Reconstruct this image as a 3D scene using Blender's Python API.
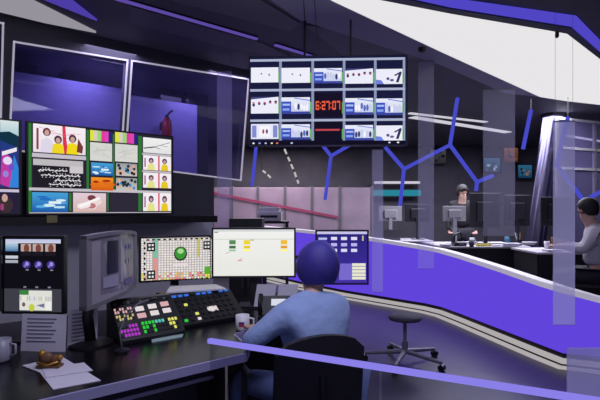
import bpy, bmesh, math, random
from mathutils import Vector, Matrix
random.seed(7)
for o in list(bpy.data.objects): bpy.data.objects.remove(o)
SC = bpy.context.scene
COL = SC.collection
# ------------------------------------------------------------------ camera, world, exposure
F = 480.0; CH = 1.5; HZ = 210.0
cam = bpy.data.cameras.new('camera'); co = bpy.data.objects.new('camera', cam); COL.objects.link(co)
co.location = (0, 0, CH); co.rotation_euler = (math.radians(90), 0, 0)
cam.lens = F/600*36; cam.sensor_width = 36; cam.shift_y = (HZ-200)/600; cam.clip_start = .02
SC.camera = co
w = bpy.data.worlds.new('world'); SC.world = w; w.use_nodes = True
w.node_tree.nodes['Background'].inputs[0].default_value = (.48, .475, .70, 1)
w.node_tree.nodes['Background'].inputs[1].default_value = .55
SC.view_settings.view_transform = 'Standard'; SC.view_settings.look = 'None'
SC.view_settings.exposure = 0; SC.view_settings.gamma = 1; SC.view_settings.use_curve_mapping = False

def area(name, loc, size, power, col, rot=(0, 0, 0), sy=None):
    l = bpy.data.lights.new(name, 'AREA'); l.energy = power; l.color = col; l.size = size
    if sy: l.shape = 'RECTANGLE'; l.size_y = sy
    o = bpy.data.objects.new(name, l); COL.objects.link(o); o.location = loc; o.rotation_euler = rot
    return o
area('fill_newsroom', (3.4, 8.2, 3.14), 2.5, 230, (.85, .85, 1))  # added fill brightening the newsroom, without a fixture
area('fill_back_office', (-.6, 10.5, 3.14), 2.2, 120, (1, .88, .95))  # added fill for the back office partition, no fixture of its own
area('fill_side_room', (-2.35, 5.35, 3.1), .5, 24, (.68, .62, 1), (0, 0, math.radians(40)), 2.2)  # invented lamp, put in to light the side room
area('fill_side_room_far', (-1.3, 6.2, 3.1), .5, 17, (.68, .62, 1), (0, 0, math.radians(40)), 1.6)  # second invented lamp for the far end of the side room
area('fill_control_room', (.1, 1.6, 3.14), 1.2, 50, (.76, .76, 1))  # unseen fill added overhead to lift the control room

# ------------------------------------------------------------------ colour + materials
def lin(c):
    return tuple((v/255/12.92 if v/255 <= .04045 else ((v/255+.055)/1.055)**2.4) for v in c)
MATS = {}
def mat(name, rgb, rough=.5, metal=0, noise=0, scale=8, emit=0, spec=.5, bump=0, stretch=None):
    if name in MATS: return MATS[name]
    m = bpy.data.materials.new(name); m.use_nodes = True; nt = m.node_tree
    b = nt.nodes['Principled BSDF']; c = lin(rgb)
    b.inputs['Base Color'].default_value = (*c, 1); b.inputs['Roughness'].default_value = rough
    b.inputs['Metallic'].default_value = metal; b.inputs['Specular IOR Level'].default_value = spec
    if noise or bump:
        tc = nt.nodes.new('ShaderNodeTexCoord'); n = nt.nodes.new('ShaderNodeTexNoise'); n.inputs['Scale'].default_value = scale
        n.inputs['Detail'].default_value = 4
        src = tc.outputs['Object']
        if stretch:
            mp = nt.nodes.new('ShaderNodeMapping'); mp.inputs['Scale'].default_value = stretch
            nt.links.new(src, mp.inputs[0]); src = mp.outputs[0]
        nt.links.new(src, n.inputs['Vector'])
        if noise:
            mx = nt.nodes.new('ShaderNodeMixRGB')
            mx.inputs[1].default_value = (*[v*(1-noise) for v in c], 1); mx.inputs[2].default_value = (*[min(1, v*(1+noise)) for v in c], 1)
            nt.links.new(n.outputs['Fac'], mx.inputs[0]); nt.links.new(mx.outputs[0], b.inputs['Base Color'])
        if bump:
            bp = nt.nodes.new('ShaderNodeBump'); bp.inputs['Strength'].default_value = bump; bp.inputs['Distance'].default_value = .02
            nt.links.new(n.outputs['Fac'], bp.inputs['Height']); nt.links.new(bp.outputs[0], b.inputs['Normal'])
    if emit:
        b.inputs['Emission Color'].default_value = (*c, 1); b.inputs['Emission Strength'].default_value = emit
    MATS[name] = m; return m
def glow(name, rgb, s=1):
    if name in MATS: return MATS[name]
    m = bpy.data.materials.new(name); m.use_nodes = True; nt = m.node_tree; nt.nodes.clear()
    e = nt.nodes.new('ShaderNodeEmission'); o = nt.nodes.new('ShaderNodeOutputMaterial')
    e.inputs[0].default_value = (*lin(rgb), 1); e.inputs[1].default_value = s
    nt.links.new(e.outputs[0], o.inputs[0]); MATS[name] = m; return m
def clear(name, tint, body, fac, gl=.06, rough=.02):
    """glass / film: tinted transmission, some diffuse film body, some mirror"""
    if name in MATS: return MATS[name]
    m = bpy.data.materials.new(name); m.use_nodes = True; nt = m.node_tree; nt.nodes.clear(); N = nt.nodes.new
    t = N('ShaderNodeBsdfTransparent'); t.inputs[0].default_value = (*tint, 1)
    d = N('ShaderNodeBsdfTranslucent'); d.inputs[0].default_value = (*body, 1)
    d2 = N('ShaderNodeBsdfDiffuse'); d2.inputs[0].default_value = (*body, 1)
    g = N('ShaderNodeBsdfGlossy'); g.inputs['Roughness'].default_value = rough
    a0 = N('ShaderNodeMixShader'); a0.inputs[0].default_value = .5
    nt.links.new(d.outputs[0], a0.inputs[1]); nt.links.new(d2.outputs[0], a0.inputs[2])
    a = N('ShaderNodeMixShader'); a.inputs[0].default_value = fac
    nt.links.new(t.outputs[0], a.inputs[1]); nt.links.new(a0.outputs[0], a.inputs[2])
    c = N('ShaderNodeMixShader'); c.inputs[0].default_value = gl
    nt.links.new(a.outputs[0], c.inputs[1]); nt.links.new(g.outputs[0], c.inputs[2])
    o = N('ShaderNodeOutputMaterial'); nt.links.new(c.outputs[0], o.inputs[0]); MATS[name] = m; return m
def pic_mat():
    if 'screen_picture' in MATS: return MATS['screen_picture']
    m = bpy.data.materials.new('screen_picture'); m.use_nodes = True; nt = m.node_tree; nt.nodes.clear()
    v = nt.nodes.new('ShaderNodeVertexColor'); v.layer_name = 'Col'
    e = nt.nodes.new('ShaderNodeEmission'); o = nt.nodes.new('ShaderNodeOutputMaterial')
    nt.links.new(v.outputs[0], e.inputs[0]); nt.links.new(e.outputs[0], o.inputs[0]); MATS['screen_picture'] = m; return m

M_black = mat('black_plastic', (16, 15, 22), .45)
M_char = mat('charcoal_plastic', (34, 33, 42), .5)
M_grey = mat('grey_plastic', (105, 103, 112), .45)
M_desk = mat('desk_laminate', (13, 12, 18), .25, noise=.3, scale=5, spec=.35)
M_edge = mat('desk_edge_trim', (150, 145, 185), .4)
M_paper = mat('paper', (205, 200, 215), .8, noise=.06, scale=20)
M_ink = mat('ink', (110, 108, 130), .8)
M_steel = mat('brushed_steel', (150, 150, 160), .3, .9)
M_white = mat('white_lacquer', (225, 222, 228), .4)
M_refl_blue = glow('reflection_blue', (70, 74, 196), 1.0)
M_led_violet = glow('led_violet', (108, 88, 205), 1.0)

# ------------------------------------------------------------------ mesh helpers
Z3 = Vector((0, 0, 1))
class MB:
    def __init__(s): s.v = []; s.f = []; s.c = []
    def quad(s, *p, col=None):
        i = len(s.v); s.v += [Vector(q) for q in p]; s.f.append(tuple(range(i, i+len(p)))); s.c.append(col); return s
    def prism(s, poly, off):
        """poly: list of 3D points, off: extrusion vector"""
        off = Vector(off); n = len(poly); i = len(s.v); P = [Vector(p) for p in poly]
        s.v += P + [p+off for p in P]
        s.f.append(tuple(range(i+n-1, i-1, -1))); s.f.append(tuple(range(i+n, i+2*n)))
        for k in range(n):
            j = (k+1) % n; s.f.append((i+k, i+j, i+n+j, i+n+k))
        s.c += [None]*(n+2); return s
    def box(s, lo, hi, M=None):
        (a, b, c), (d, e, f) = lo, hi
        P = [(a,b,c),(d,b,c),(d,e,c),(a,e,c)]; M = M or Matrix()
        Q = [M @ Vector(p) for p in P]; o = (M.to_3x3() @ Vector((0, 0, f-c)))
        return s.prism(Q, o)
    def tube(s, pts, r, n=8):
        pts = [Vector(p) for p in pts]; i0 = len(s.v); m = len(pts)
        rs = r if isinstance(r, (list, tuple)) else [r]*m
        up = None
        for k, p in enumerate(pts):
            t = (pts[min(k+1, m-1)]-pts[max(k-1, 0)]).normalized()
            if up is None:
                up = Z3.cross(t)
                if up.length < 1e-3: up = Vector((1, 0, 0))
                up.normalize()
            up = (up - t*up.dot(t)).normalized(); q = t.cross(up)
            for j in range(n):
                a = 2*math.pi*j/n; s.v.append(p+(up*math.cos(a)+q*math.sin(a))*rs[k])
        for k in range(m-1):
            for j in range(n):
                a = i0+k*n+j; b = i0+k*n+(j+1) % n
                s.f.append((a, b, b+n, a+n)); s.c.append(None)
        s.f.append(tuple(range(i0+n-1, i0-1, -1))); s.f.append(tuple(range(i0+(m-1)*n, i0+m*n))); s.c += [None]*2
        return s
    def lathe(s, base, prof, n=16, ax=None):
        base = Vector(base); i0 = len(s.v); m = len(prof)
        for r, z in prof:
            for j in range(n):
                a = 2*math.pi*j/n; s.v.append(base+Vector((r*math.cos(a), r*math.sin(a), z)))
        for k in range(m-1):
            for j in range(n):
                a = i0+k*n+j; b = i0+k*n+(j+1) % n
                s.f.append((a, b, b+n, a+n)); s.c.append(None)
        s.f.append(tuple(range(i0+n-1, i0-1, -1))); s.f.append(tuple(range(i0+(m-1)*n, i0+m*n))); s.c += [None]*2
        return s
    def ball(s, c, r, n=12, m=8):
        c = Vector(c); r = Vector(r) if not isinstance(r, (int, float)) else Vector((r, r, r)); i0 = len(s.v)
        for k in range(1, m):
            t = math.pi*k/m
            for j in range(n):
                a = 2*math.pi*j/n
                s.v.append(c+Vector((r.x*math.sin(t)*math.cos(a), r.y*math.sin(t)*math.sin(a), -r.z*math.cos(t))))
        for k in range(m-2):
            for j in range(n):
                a = i0+k*n+j; b = i0+k*n+(j+1) % n
                s.f.append((a, b, b+n, a+n)); s.c.append(None)
        b = len(s.v); s.v += [c-Vector((0, 0, r.z)), c+Vector((0, 0, r.z))]
        for j in range(n):
            s.f.append((b, i0+(j+1) % n, i0+j)); s.f.append((b+1, i0+(m-2)*n+j, i0+(m-2)*n+(j+1) % n)); s.c += [None]*2
        return s
def wloc(p):
    v = Vector((0, 0, 0))
    while p is not None: v += p.location; p = p.parent
    return v
def build(name, mb, m, parent=None, smooth=False, bevel=0, base=None):
    me = bpy.data.meshes.new(name)
    loc = wloc(parent) if parent else Vector((0, 0, 0))
    own = Vector(base) if base is not None else Vector((0, 0, 0))
    org = loc + own if parent else own
    me.from_pydata([tuple(v-org) for v in mb.v], [], mb.f)
    if any(c is not None for c in mb.c):
        ca = me.color_attributes.new('Col', 'FLOAT_COLOR', 'CORNER')
        for p, c in zip(me.polygons, mb.c):
            for k, li in enumerate(p.loop_indices):
                q = c[k] if c and isinstance(c[0], (tuple, list)) else (c or (0, 0, 0))
                ca.data[li].color = (*lin(q), 1)
    else:
        bm = bmesh.new(); bm.from_mesh(me); bmesh.ops.recalc_face_normals(bm, faces=bm.faces); bm.to_mesh(me); bm.free()
    if smooth:
        for p in me.polygons: p.use_smooth = True
    me.materials.append(m)
    o = bpy.data.objects.new(name, me); COL.objects.link(o)
    if parent: o.parent = parent
    o.location = own
    if bevel:
        bv = o.modifiers.new('bevel', 'BEVEL'); bv.width = bevel; bv.segments = 2; bv.limit_method = 'ANGLE'
    return o
def thing(name, label, cat, base, group=None):
    o = bpy.data.objects.new(name, None); COL.objects.link(o); o.location = base; o.empty_display_size = .1
    return tag(o, label, cat, group)
def tag(o, label, cat, group=None):
    o['label'] = label; o['category'] = cat
    if group: o['group'] = group
    return o
def struct(o, label=None):
    o['kind'] = 'structure'
    if label: o['label'] = label
    return o

def P(x, y, d): return Vector(((x-300)/F*d, d, CH+(HZ-y)/F*d))
def at_z(x, y, z):
    d = (z-CH)*F/(HZ-y); return Vector(((x-300)/F*d, d, z))
A50 = math.radians(50)
DIR = Vector((math.sin(A50), math.cos(A50), 0)); NRM = Vector((-DIR.y, DIR.x, 0))   # along / away from the desk row
def on_plane(x, y, n0):
    r = Vector(((x-300)/F, 1, (HZ-y)/F)); d = n0/(r.x*NRM.x+r.y*NRM.y); return Vector((0, 0, CH))+r*d
def SN(s, n, z): return DIR*s+NRM*n+Vector((0, 0, z))
CEIL = 3.2

# ------------------------------------------------------------------ room shell
mb = MB().box((-5.5, -2.5, -.1), (9.5, 13.1, 0))
struct(build('floor', mb, mat('floor_vinyl', (62, 61, 72), .32, noise=.25, scale=3)), 'dark grey glossy floor of the control room')
mb = MB().box((-5.5, -2.5, CEIL), (9.5, 13.1, CEIL+.1))
struct(build('ceiling', mb, mat('ceiling_dark', (84, 82, 96), .6, noise=.15, scale=4)), 'dark ceiling above the control room')
mb = MB().box((-5.5, 13, 0), (9.5, 13.15, CEIL))
struct(build('wall_back', mb, mat('wall_back_dark', (92, 89, 102), .7, noise=.4, scale=2.5)), 'dark far wall of the newsroom')
mb = MB().box((9.4, -2.5, 0), (9.55, 13, CEIL)); struct(build('wall_right', mb, mat('wall_right_violet', (60, 55, 85), .6)))
mb = MB().box((-5.65, -2.5, 0), (-5.5, 13, CEIL)); struct(build('wall_left', mb, mat('wall_left_dark', (40, 38, 50), .6)))
# raised newsroom floor (behind the counter)
PLAT = .2
mb = MB().prism([(2.0, 10.2, .0), (2.2, 7.6, 0), (3.2, 5.6, 0), (9.3, 5.0, 0), (9.3, 12.9, 0), (-2, 12.9, 0), (-2, 10.8, 0)], (0, 0, PLAT))
struct(build('floor_newsroom', mb, mat('newsroom_carpet', (38, 36, 46), .8)), 'raised dark floor of the newsroom behind the violet counter')

# window wall behind the screens
WN = 4.87
wins = [[(-90, 4), (4, 23), (1, 140), (-100, 125)], [(13, 41), (128, 60), (121, 166), (8, 150)], [(131, 60), (249, 79), (241, 181), (124, 166)]]
WP = [[on_plane(x, y, WN) for x, y in q] for q in wins]
def sof(p): return p.dot(DIR)
mb = MB()
S0, S1 = -3.2, sof(WP[2][1])+.03
M_wall = mat('window_wall_paint', (62, 62, 74), .6, noise=.12, scale=6)
def wpoly(pts):   # (s,z) polygon, wall thickness away from the room
    mb.prism([SN(s, WN, z) for s, z in pts], NRM*.12)
sz = [[(sof(p), p.z) for p in q] for q in WP]
ztop = [(S0, 3.1)] + [sz[0][0], sz[0][1], sz[1][0], sz[1][1], sz[2][0], sz[2][1]] + [(S1, sz[2][1][1])]
for a, b in zip(ztop, ztop[1:]): wpoly([a, b, (b[0], CEIL), (a[0], CEIL)])
sE = sof(on_plane(214, 200, WN)); zE = sz[2][3][1]+(sz[2][2][1]-sz[2][3][1])*(sE-sz[2][3][0])/(sz[2][2][0]-sz[2][3][0])
zbot = [(S0, 2.0)] + [sz[0][3], sz[0][2], sz[1][3], sz[1][2], sz[2][3], (sE, zE)]
for a, b in zip(zbot, zbot[1:]): wpoly([(a[0], 0), (b[0], 0), b, a])
wpoly([(S0, 2.0), sz[0][3], sz[0][0], (S0, 3.1)])
for k in (0, 1): wpoly([sz[k][2], sz[k+1][3], sz[k+1][0], sz[k][1]])
struct(build('wall_side', mb, M_wall), 'grey wall with white framed windows behind the video screens')
M_frame = mat('window_frame_glow', (205, 200, 215), .4, emit=.45)  # glow put into the frames so they look lit; they are no lamps
M_pane = clear('window_glass', (.72, .70, .88), (.3, .28, .6), .05, .02, .03)
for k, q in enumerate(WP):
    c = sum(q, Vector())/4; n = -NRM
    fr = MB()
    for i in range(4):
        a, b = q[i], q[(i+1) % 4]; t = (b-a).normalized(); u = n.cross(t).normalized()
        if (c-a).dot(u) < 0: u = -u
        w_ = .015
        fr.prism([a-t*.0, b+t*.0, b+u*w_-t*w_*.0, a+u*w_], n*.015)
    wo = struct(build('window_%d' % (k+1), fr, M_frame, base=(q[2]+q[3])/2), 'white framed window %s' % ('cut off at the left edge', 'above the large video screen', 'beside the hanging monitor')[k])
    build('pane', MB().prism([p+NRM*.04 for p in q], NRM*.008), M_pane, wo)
ca, cb = -3.0, sof(on_plane(214, 200, WN))-.02
M_clad = mat('grey_wall_cladding', (205, 203, 215), .6, noise=.1, scale=5, stretch=(.3, .3, 8))
for k in range(5):
    s0_, s1_ = ca+(cb-ca)*k/5+.004, ca+(cb-ca)*(k+1)/5-.004
    struct(build('wall_cladding', MB().prism([SN(s0_, WN-.03, .02), SN(s1_, WN-.03, .02), SN(s1_, WN-.03, 1.365), SN(s0_, WN-.03, 1.365)], NRM*.03), M_clad), 'grey wall cladding board behind the desk monitors')
# side room seen through the windows
SB = 6.7
mb = MB().prism([SN(-2.6, SB, 0), SN(3.35, SB, 0), SN(3.35, SB, CEIL), SN(-2.6, SB, CEIL)], NRM*.1)
struct(build('wall_side_room', mb, mat('side_room_wall', (92, 84, 150), .7, noise=.35, scale=5, stretch=(.3, .3, 5))), 'violet wall of the side room behind the windows')
colm = mat('pillar_dark', (28, 26, 40), .6)
for x, wd in ((28, .16), (72, .22), (88, .12), (121, .2), (170, .3), (196, .35)):
    p = on_plane(x, 100, SB-.3); s = sof(p)
    mb = MB().prism([SN(s-wd/2, SB-.35, 0), SN(s+wd/2, SB-.35, 0), SN(s+wd/2, SB-.1, 0), SN(s-wd/2, SB-.1, 0)], (0, 0, CEIL))
    struct(build('pillar', mb, colm, base=SN(s, SB-.2, 0)), 'dark pillar of the side room')
def whiteboard(x0, x1, n, label):
    a, b = on_plane(x0, 140, n), on_plane(x1, 140, n); sa, sb = sof(a), sof(b)
    zt = CH+(HZ-(70+.2*((x0+x1)/2-13)))/F*on_plane((x0+x1)/2, 100, n).y
    t = thing('privacy_screen', label, 'screen', SN((sa+sb)/2, n, 0), 'pale screens in the side room')
    k = 14; zb = .05
    build('panel', MB().prism([SN(sa, n, zb), SN(sb, n, zb), SN(sb, n, zt), SN(sa, n, zt)], NRM*.03), mat('screen_fabric', (135, 128, 190), .8, noise=.2, scale=9, stretch=(1, 1, 6)), t)
    for s in (sa+.02, sb-.02):
        build('foot', MB().box((-.02, -.2, 0), (.02, .2, .05), Matrix.Translation(SN(s, n, 0))), M_char, t)
whiteboard(-40, 123, 5.95, 'pale violet privacy screen behind the window above the large video screen')
whiteboard(131, 197, 5.95, 'pale violet privacy screen behind the red extinguisher, beside the dark pillar')

# ------------------------------------------------------------------ ceiling features
def ceil_poly(name, pts, m, thick, z=CEIL, label=None):
    q = [at_z(x, y, z) for x, y in pts]
    return struct(build(name, MB().prism(q, (0, 0, -thick)), m), label)
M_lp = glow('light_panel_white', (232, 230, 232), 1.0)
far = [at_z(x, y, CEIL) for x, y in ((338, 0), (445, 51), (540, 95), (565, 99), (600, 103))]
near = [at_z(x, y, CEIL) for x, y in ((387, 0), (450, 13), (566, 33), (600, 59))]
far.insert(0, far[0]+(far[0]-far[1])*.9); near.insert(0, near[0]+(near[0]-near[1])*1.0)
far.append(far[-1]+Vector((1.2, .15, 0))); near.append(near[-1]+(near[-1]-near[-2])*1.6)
lp = build('ceiling_light_or_reflection', MB().prism(far+near[::-1], (0, 0, -.03)), M_lp)
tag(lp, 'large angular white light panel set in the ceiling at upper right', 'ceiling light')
def band(a, b): return [(p, q) for p, q in zip(a, b)]
nr = [at_z(x, y, CEIL) for x, y in ((400, -12), (450, 5), (572, 27), (600, 52))]
def shift(poly, dx, dy): return [p+Vector((dx, dy, 0)) for p in poly]
trim_in = [at_z(x, y, CEIL) for x, y in ((352, -10), (450, 9.5), (567, 30), (600, 56), (650, 99))]
trim_out = [at_z(x, y, CEIL) for x, y in ((352, -17), (450, 5), (571, 24.5), (600, 50), (650, 94))]
led_out = [at_z(x, y, CEIL) for x, y in ((352, -25), (450, -2.5), (576, 15.5), (600, 40), (650, 84))]
mb = MB()
for k in range(4): mb.prism([trim_in[k], trim_in[k+1], trim_out[k+1], trim_out[k]], (0, 0, -.035))
struct(build('trim_1', mb, mat('ceiling_trim', (44, 42, 58), .4)), 'dark trim between the white light panel and the violet strip')
t = thing('led_strip', 'wide violet light strip bordering the white ceiling panel', 'light strip', trim_out[2])
for k in range(4): build('diffuser', MB().prism([trim_out[k], trim_out[k+1], led_out[k+1], led_out[k]], (0, 0, -.02)), glow('led_violet_wide', (80, 70, 196), 1.0), t)
M_soff = mat('ceiling_soffit', (150, 146, 176), .6, noise=.1, scale=4)
ceil_poly('trim_2', ((262, -8), (325, -8), (445, 52), (540, 95.5), (505, 92), (440, 63), (300, 18)), M_soff, .02, label='grey ceiling soffit along the white light panel')
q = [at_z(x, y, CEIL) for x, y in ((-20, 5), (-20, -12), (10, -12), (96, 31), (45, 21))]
tag(build('ceiling_light_or_reflection', MB().prism(q, (0, 0, -.02)), glow('reflection_wedge_pale', (150, 146, 156), 1), base=q[0]), 'dim pale wedge standing in for a reflection at the upper left corner', 'ceiling light')  # reflection of the white panel, made as a glowing wedge
M_cp = mat('ceiling_tile', (104, 102, 118), .6, noise=.12, scale=3)
for q in (((130, 22), (235, 48), (300, 60), (262, 42), (130, 5)), ((150, -6), (290, 30), (300, 22), (250, -8)), ((305, 24), (345, 56), (425, 58), (330, 27))):
    ceil_poly('ceiling_panel', q, M_cp, .012)
for x in (303, 314):
    ceil_poly('ceiling_seam', ((x, -5), (x+.8, -5), (x+3.8, 42), (x+3, 42)), M_char, .024)
def led_line(pts, wd, label, m=M_led_violet, z=CEIL, grp=None):
    q = [at_z(x, y, z) for x, y in pts]
    t = thing('ceiling_led_line', label, 'light strip', q[0], grp)
    for a, b in zip(q, q[1:]):
        u = Z3.cross((b-a).normalized())*wd/2
        build('housing', MB().prism([a-u*1.3, b-u*1.3, b+u*1.3, a+u*1.3], (0, 0, -.012)), M_char, t)
        build('diffuser', MB().prism([a-u-Vector((0, 0, .013)), b-u-Vector((0, 0, .013)), b+u-Vector((0, 0, .013)), a+u-Vector((0, 0, .013))], (0, 0, -.015)), m, t)
M_led_dim = glow('led_violet_dim', (92, 72, 160), 1)
led_line(((105, -7), (257, 37)), .032, 'long thin violet light line on the dark ceiling', M_led_dim)
led_line(((275, 43), (333, 61)), .032, 'short violet light line on the ceiling above the hanging monitor', M_led_dim)
q = [at_z(x, y, CEIL-.01) for x, y in ((40, -4), (68, -4), (97, 19))]
tag(build('ceiling_led_wedge', MB().prism(q, (0, 0, -.02)), glow('led_wedge', (76, 60, 165), 1), base=q[0]), 'violet glowing wedge on the ceiling at upper left', 'light panel')
M_tube = glow('newsroom_tube', (205, 203, 215), 1)
led_line(((409, 112), (486, 121)), .1, 'white ceiling light line behind the blue branching tube, the shorter one', M_tube)
led_line(((412, 116), (508, 131.5)), .17, 'longer white ceiling light line ending by the dark newsroom corner', M_tube)
led_line(((562, 134), (640, 147)), .12, 'white ceiling light line above the violet glass at right', M_tube)
for x, y, n in ((478, 46, 'black round spotlight under the grey soffit'), (557, 31, 'small black sensor at the corner of the white ceiling panel')):
    p = at_z(x-56 if x == 478 else x, y, CEIL)
    t = thing('ceiling_spot', n, 'spotlight', p)
    k_ = 1 if x == 478 else .45
    build('base', MB().lathe(p-Vector((0, 0, .06)), [(.03*k_, 0), (.04*k_, .01), (.04*k_, .06)], 12), M_black, t)
    build('lens', MB().lathe(p-Vector((0, 0, .066)), [(.018*k_, 0), (.022*k_, .006)], 12), M_char, t)

# ------------------------------------------------------------------ screens and the pictures on them
class Scr:
    """a flat display: bottom-left corner o, unit x along the width, z up, normal to the viewer"""
    def __init__(s, a, b, z0, z1):
        s.o = Vector((a[0], a[1], z0)); s.W = (Vector((b[0], b[1], 0))-Vector((a[0], a[1], 0))).length; s.H = z1-z0
        s.x = (Vector((b[0], b[1], 0))-Vector((a[0], a[1], 0))).normalized(); s.y = Vector((0, 0, 1)); s.n = s.x.cross(s.y)
    def M(s):
        m = Matrix.Identity(4)
        for i in range(3): m[i][0] = s.x[i]; m[i][1] = s.y[i]; m[i][2] = s.n[i]; m[i][3] = s.o[i]
        return m
    def uv(s, px, py):
        r = Vector(((px-300)/F, 1, (HZ-py)/F)); c = Vector((0, 0, CH))
        t = (s.o-c).dot(s.n)/r.dot(s.n); p = c+r*t-s.o; return p.dot(s.x), p.dot(s.y)
    def rect(s, x0, y0, x1, y1):
        u0, _ = s.uv(x0, (y0+y1)/2); u1, _ = s.uv(x1, (y0+y1)/2); _, v1 = s.uv((x0+x1)/2, y0); _, v0 = s.uv((x0+x1)/2, y1)
        return max(.002, u0), max(.002, v0), min(s.W-.002, u1), min(s.H-.002, v1)
class Pic:
    """a flat picture shown on a display, drawn from coloured shapes in unit coordinates"""
    def __init__(s, scr, r, z=.0015): s.s = scr; s.r = r; s.mb = MB(); s.k = 0; s.z = z; s.M = scr.M()
    def pt(s, u, v):
        u0, v0, u1, v1 = s.r; return s.M @ Vector((u0+(u1-u0)*u, v0+(v1-v0)*v, s.z+s.k*.00025))
    def poly(s, pts, col): s.k += 1; s.mb.quad(*[s.pt(u, v) for u, v in pts], col=col); return s
    def rect(s, u0, v0, u1, v1, col, col2=None):
        c = [col, col, col2, col2] if col2 else col
        s.k += 1; s.mb.quad(s.pt(u0, v0), s.pt(u1, v0), s.pt(u1, v1), s.pt(u0, v1), col=c); return s
    def disc(s, u, v, ru, rv, col, n=12): return s.poly([(u+ru*math.cos(2*math.pi*i/n), v+rv*math.sin(2*math.pi*i/n)) for i in range(n)], col)
    def line(s, u0, v0, u1, v1, w_, col):
        dx, dy = u1-u0, v1-v0; l = math.hypot(dx, dy) or 1; a, b = -dy/l*w_/2, dx/l*w_/2
        return s.poly([(u0-a, v0-b), (u1-a, v1-b), (u1+a, v1+b), (u0+a, v0+b)], col)
    def done(s, parent, name='picture_tile'): return build(name, s.mb, pic_mat(), parent)
R = random.Random(3)
def figures(p):
    p.rect(0, 0, 1, 1, (232, 222, 228), (246, 240, 244))
    p.rect(.06, .1, .1, .85, (150, 60, 80)); p.poly([(.56, 0), (.66, 0), (.62, .5), (.6, 1), (.54, 1)], (222, 50, 80))
    for u, top, body in ((.25, .86, (220, 214, 232)), (.46, .62, (238, 214, 40)), (.74, .7, (240, 216, 30))):
        p.poly([(u-.12, .0), (u+.12, .0), (u+.1, top*.5), (u, top*.62), (u-.1, top*.5)], body)
        p.disc(u, top-.12, .075, .15, (70, 45, 60)); p.disc(u, top-.15, .045, .1, (205, 160, 150))
    p.poly([(.82, .1), (.93, .05), (.95, .3), (.85, .6)], (120, 60, 60))
    for i in range(5): p.line(R.uniform(.1, .9), R.uniform(.6, .95), R.uniform(.1, .9), R.uniform(.6, .95), .012, (225, 120, 150))
def bars(p):
    p.rect(0, 0, 1, .62, (214, 214, 210)); c = [(225, 225, 60), (215, 205, 190), (150, 215, 120), (225, 60, 160), (220, 70, 180), (40, 40, 120)]
    for i in range(6): p.rect(i/6, .64, (i+1)/6, 1, c[i])
    p.rect(0, .60, 1, .65, (60, 50, 60))
    for i in range(16): p.line(*(R.uniform(.05, .95), R.uniform(.05, .55)), *(R.uniform(.05, .95), R.uniform(.05, .55)), .012, R.choice([(180, 200, 170), (200, 180, 190), (190, 190, 180)]))
def sky(p):
    p.rect(0, 0, 1, 1, (30, 90, 170), (70, 160, 215))
    for i in range(9): p.disc(R.uniform(.15, .85), R.uniform(.15, .85), R.uniform(.05, .2), R.uniform(.04, .1), R.choice([(150, 205, 235), (40, 110, 190), (215, 235, 245), (90, 170, 225)]))
    p.rect(.45, .42, .8, .55, (225, 240, 248)); p.rect(.6, .2, .9, .3, (190, 225, 240))
def fire(p):
    p.rect(0, 0, 1, 1, (215, 90, 20), (240, 150, 40))
    for i in range(7): p.disc(R.uniform(.1, .9), R.uniform(.2, .8), R.uniform(.1, .3), R.uniform(.05, .14), R.choice([(255, 210, 90), (170, 45, 15), (250, 235, 190), (225, 110, 30)]))
def crowd(p):
    p.rect(0, 0, 1, 1, (200, 195, 190), (150, 155, 160))
    for i in range(16): p.disc(R.random()*.9+.05, R.random()*.7+.15, .07, .13, R.choice([(40, 60, 60), (60, 40, 50), (225, 170, 140), (70, 140, 195), (230, 225, 225), (30, 40, 60)]))
def pinks(p):
    p.rect(0, 0, 1, 1, (215, 180, 175), (225, 205, 215))
    for i in range(7): p.disc(R.random()*.8+.1, R.random()*.6+.2, .13, .15, R.choice([(120, 60, 70), (235, 215, 210), (190, 120, 120), (240, 230, 235)]))
    p.line(.2, .3, .8, .75, .12, (250, 245, 245))
def script(p):
    p.rect(0, 0, 1, 1, (34, 30, 40)); p.rect(0, .78, 1, 1, (190, 186, 190)); p.rect(.72, .55, 1, .8, (205, 200, 204))
    for v, u0 in ((.62, .1), (.44, .15), (.27, .42), (.12, .3)):
        u = u0
        while u < (.68 if v > .6 else .93):
            l = R.uniform(.03, .07); dy = R.uniform(-.05, .05)
            p.line(u, v+dy, u+l, v-dy*.5, .035, (225, 222, 226)); p.disc(u+l/2, v+.07*R.choice((-1, 1)), .009, .02, (225, 222, 226), 6); u += l+.01
def chart(p):
    p.rect(0, 0, 1, 1, (225, 225, 226), (240, 240, 240)); p.line(.02, .28, .4, .42, .07, (60, 60, 66)); p.line(.4, .42, .95, .8, .03, (90, 90, 96)); p.line(.4, .42, .6, .3, .03, (90, 90, 96)); p.line(.6, .55, .9, .5, .03, (150, 150, 150))
def pair(p):
    p.rect(0, 0, 1, 1, (242, 236, 240)); p.rect(.53, 0, .58, 1, (210, 60, 90))
    for u, c in ((.28, (228, 224, 140)), (.76, (232, 200, 40))):
        p.poly([(u-.14, 0), (u+.14, 0), (u+.1, .38), (u, .48), (u-.1, .38)], c); p.disc(u, .66, .09, .19, (80, 55, 90)); p.disc(u, .62, .05, .11, (205, 160, 160))
    p.rect(.04, .2, .09, .8, (170, 90, 150))
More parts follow.
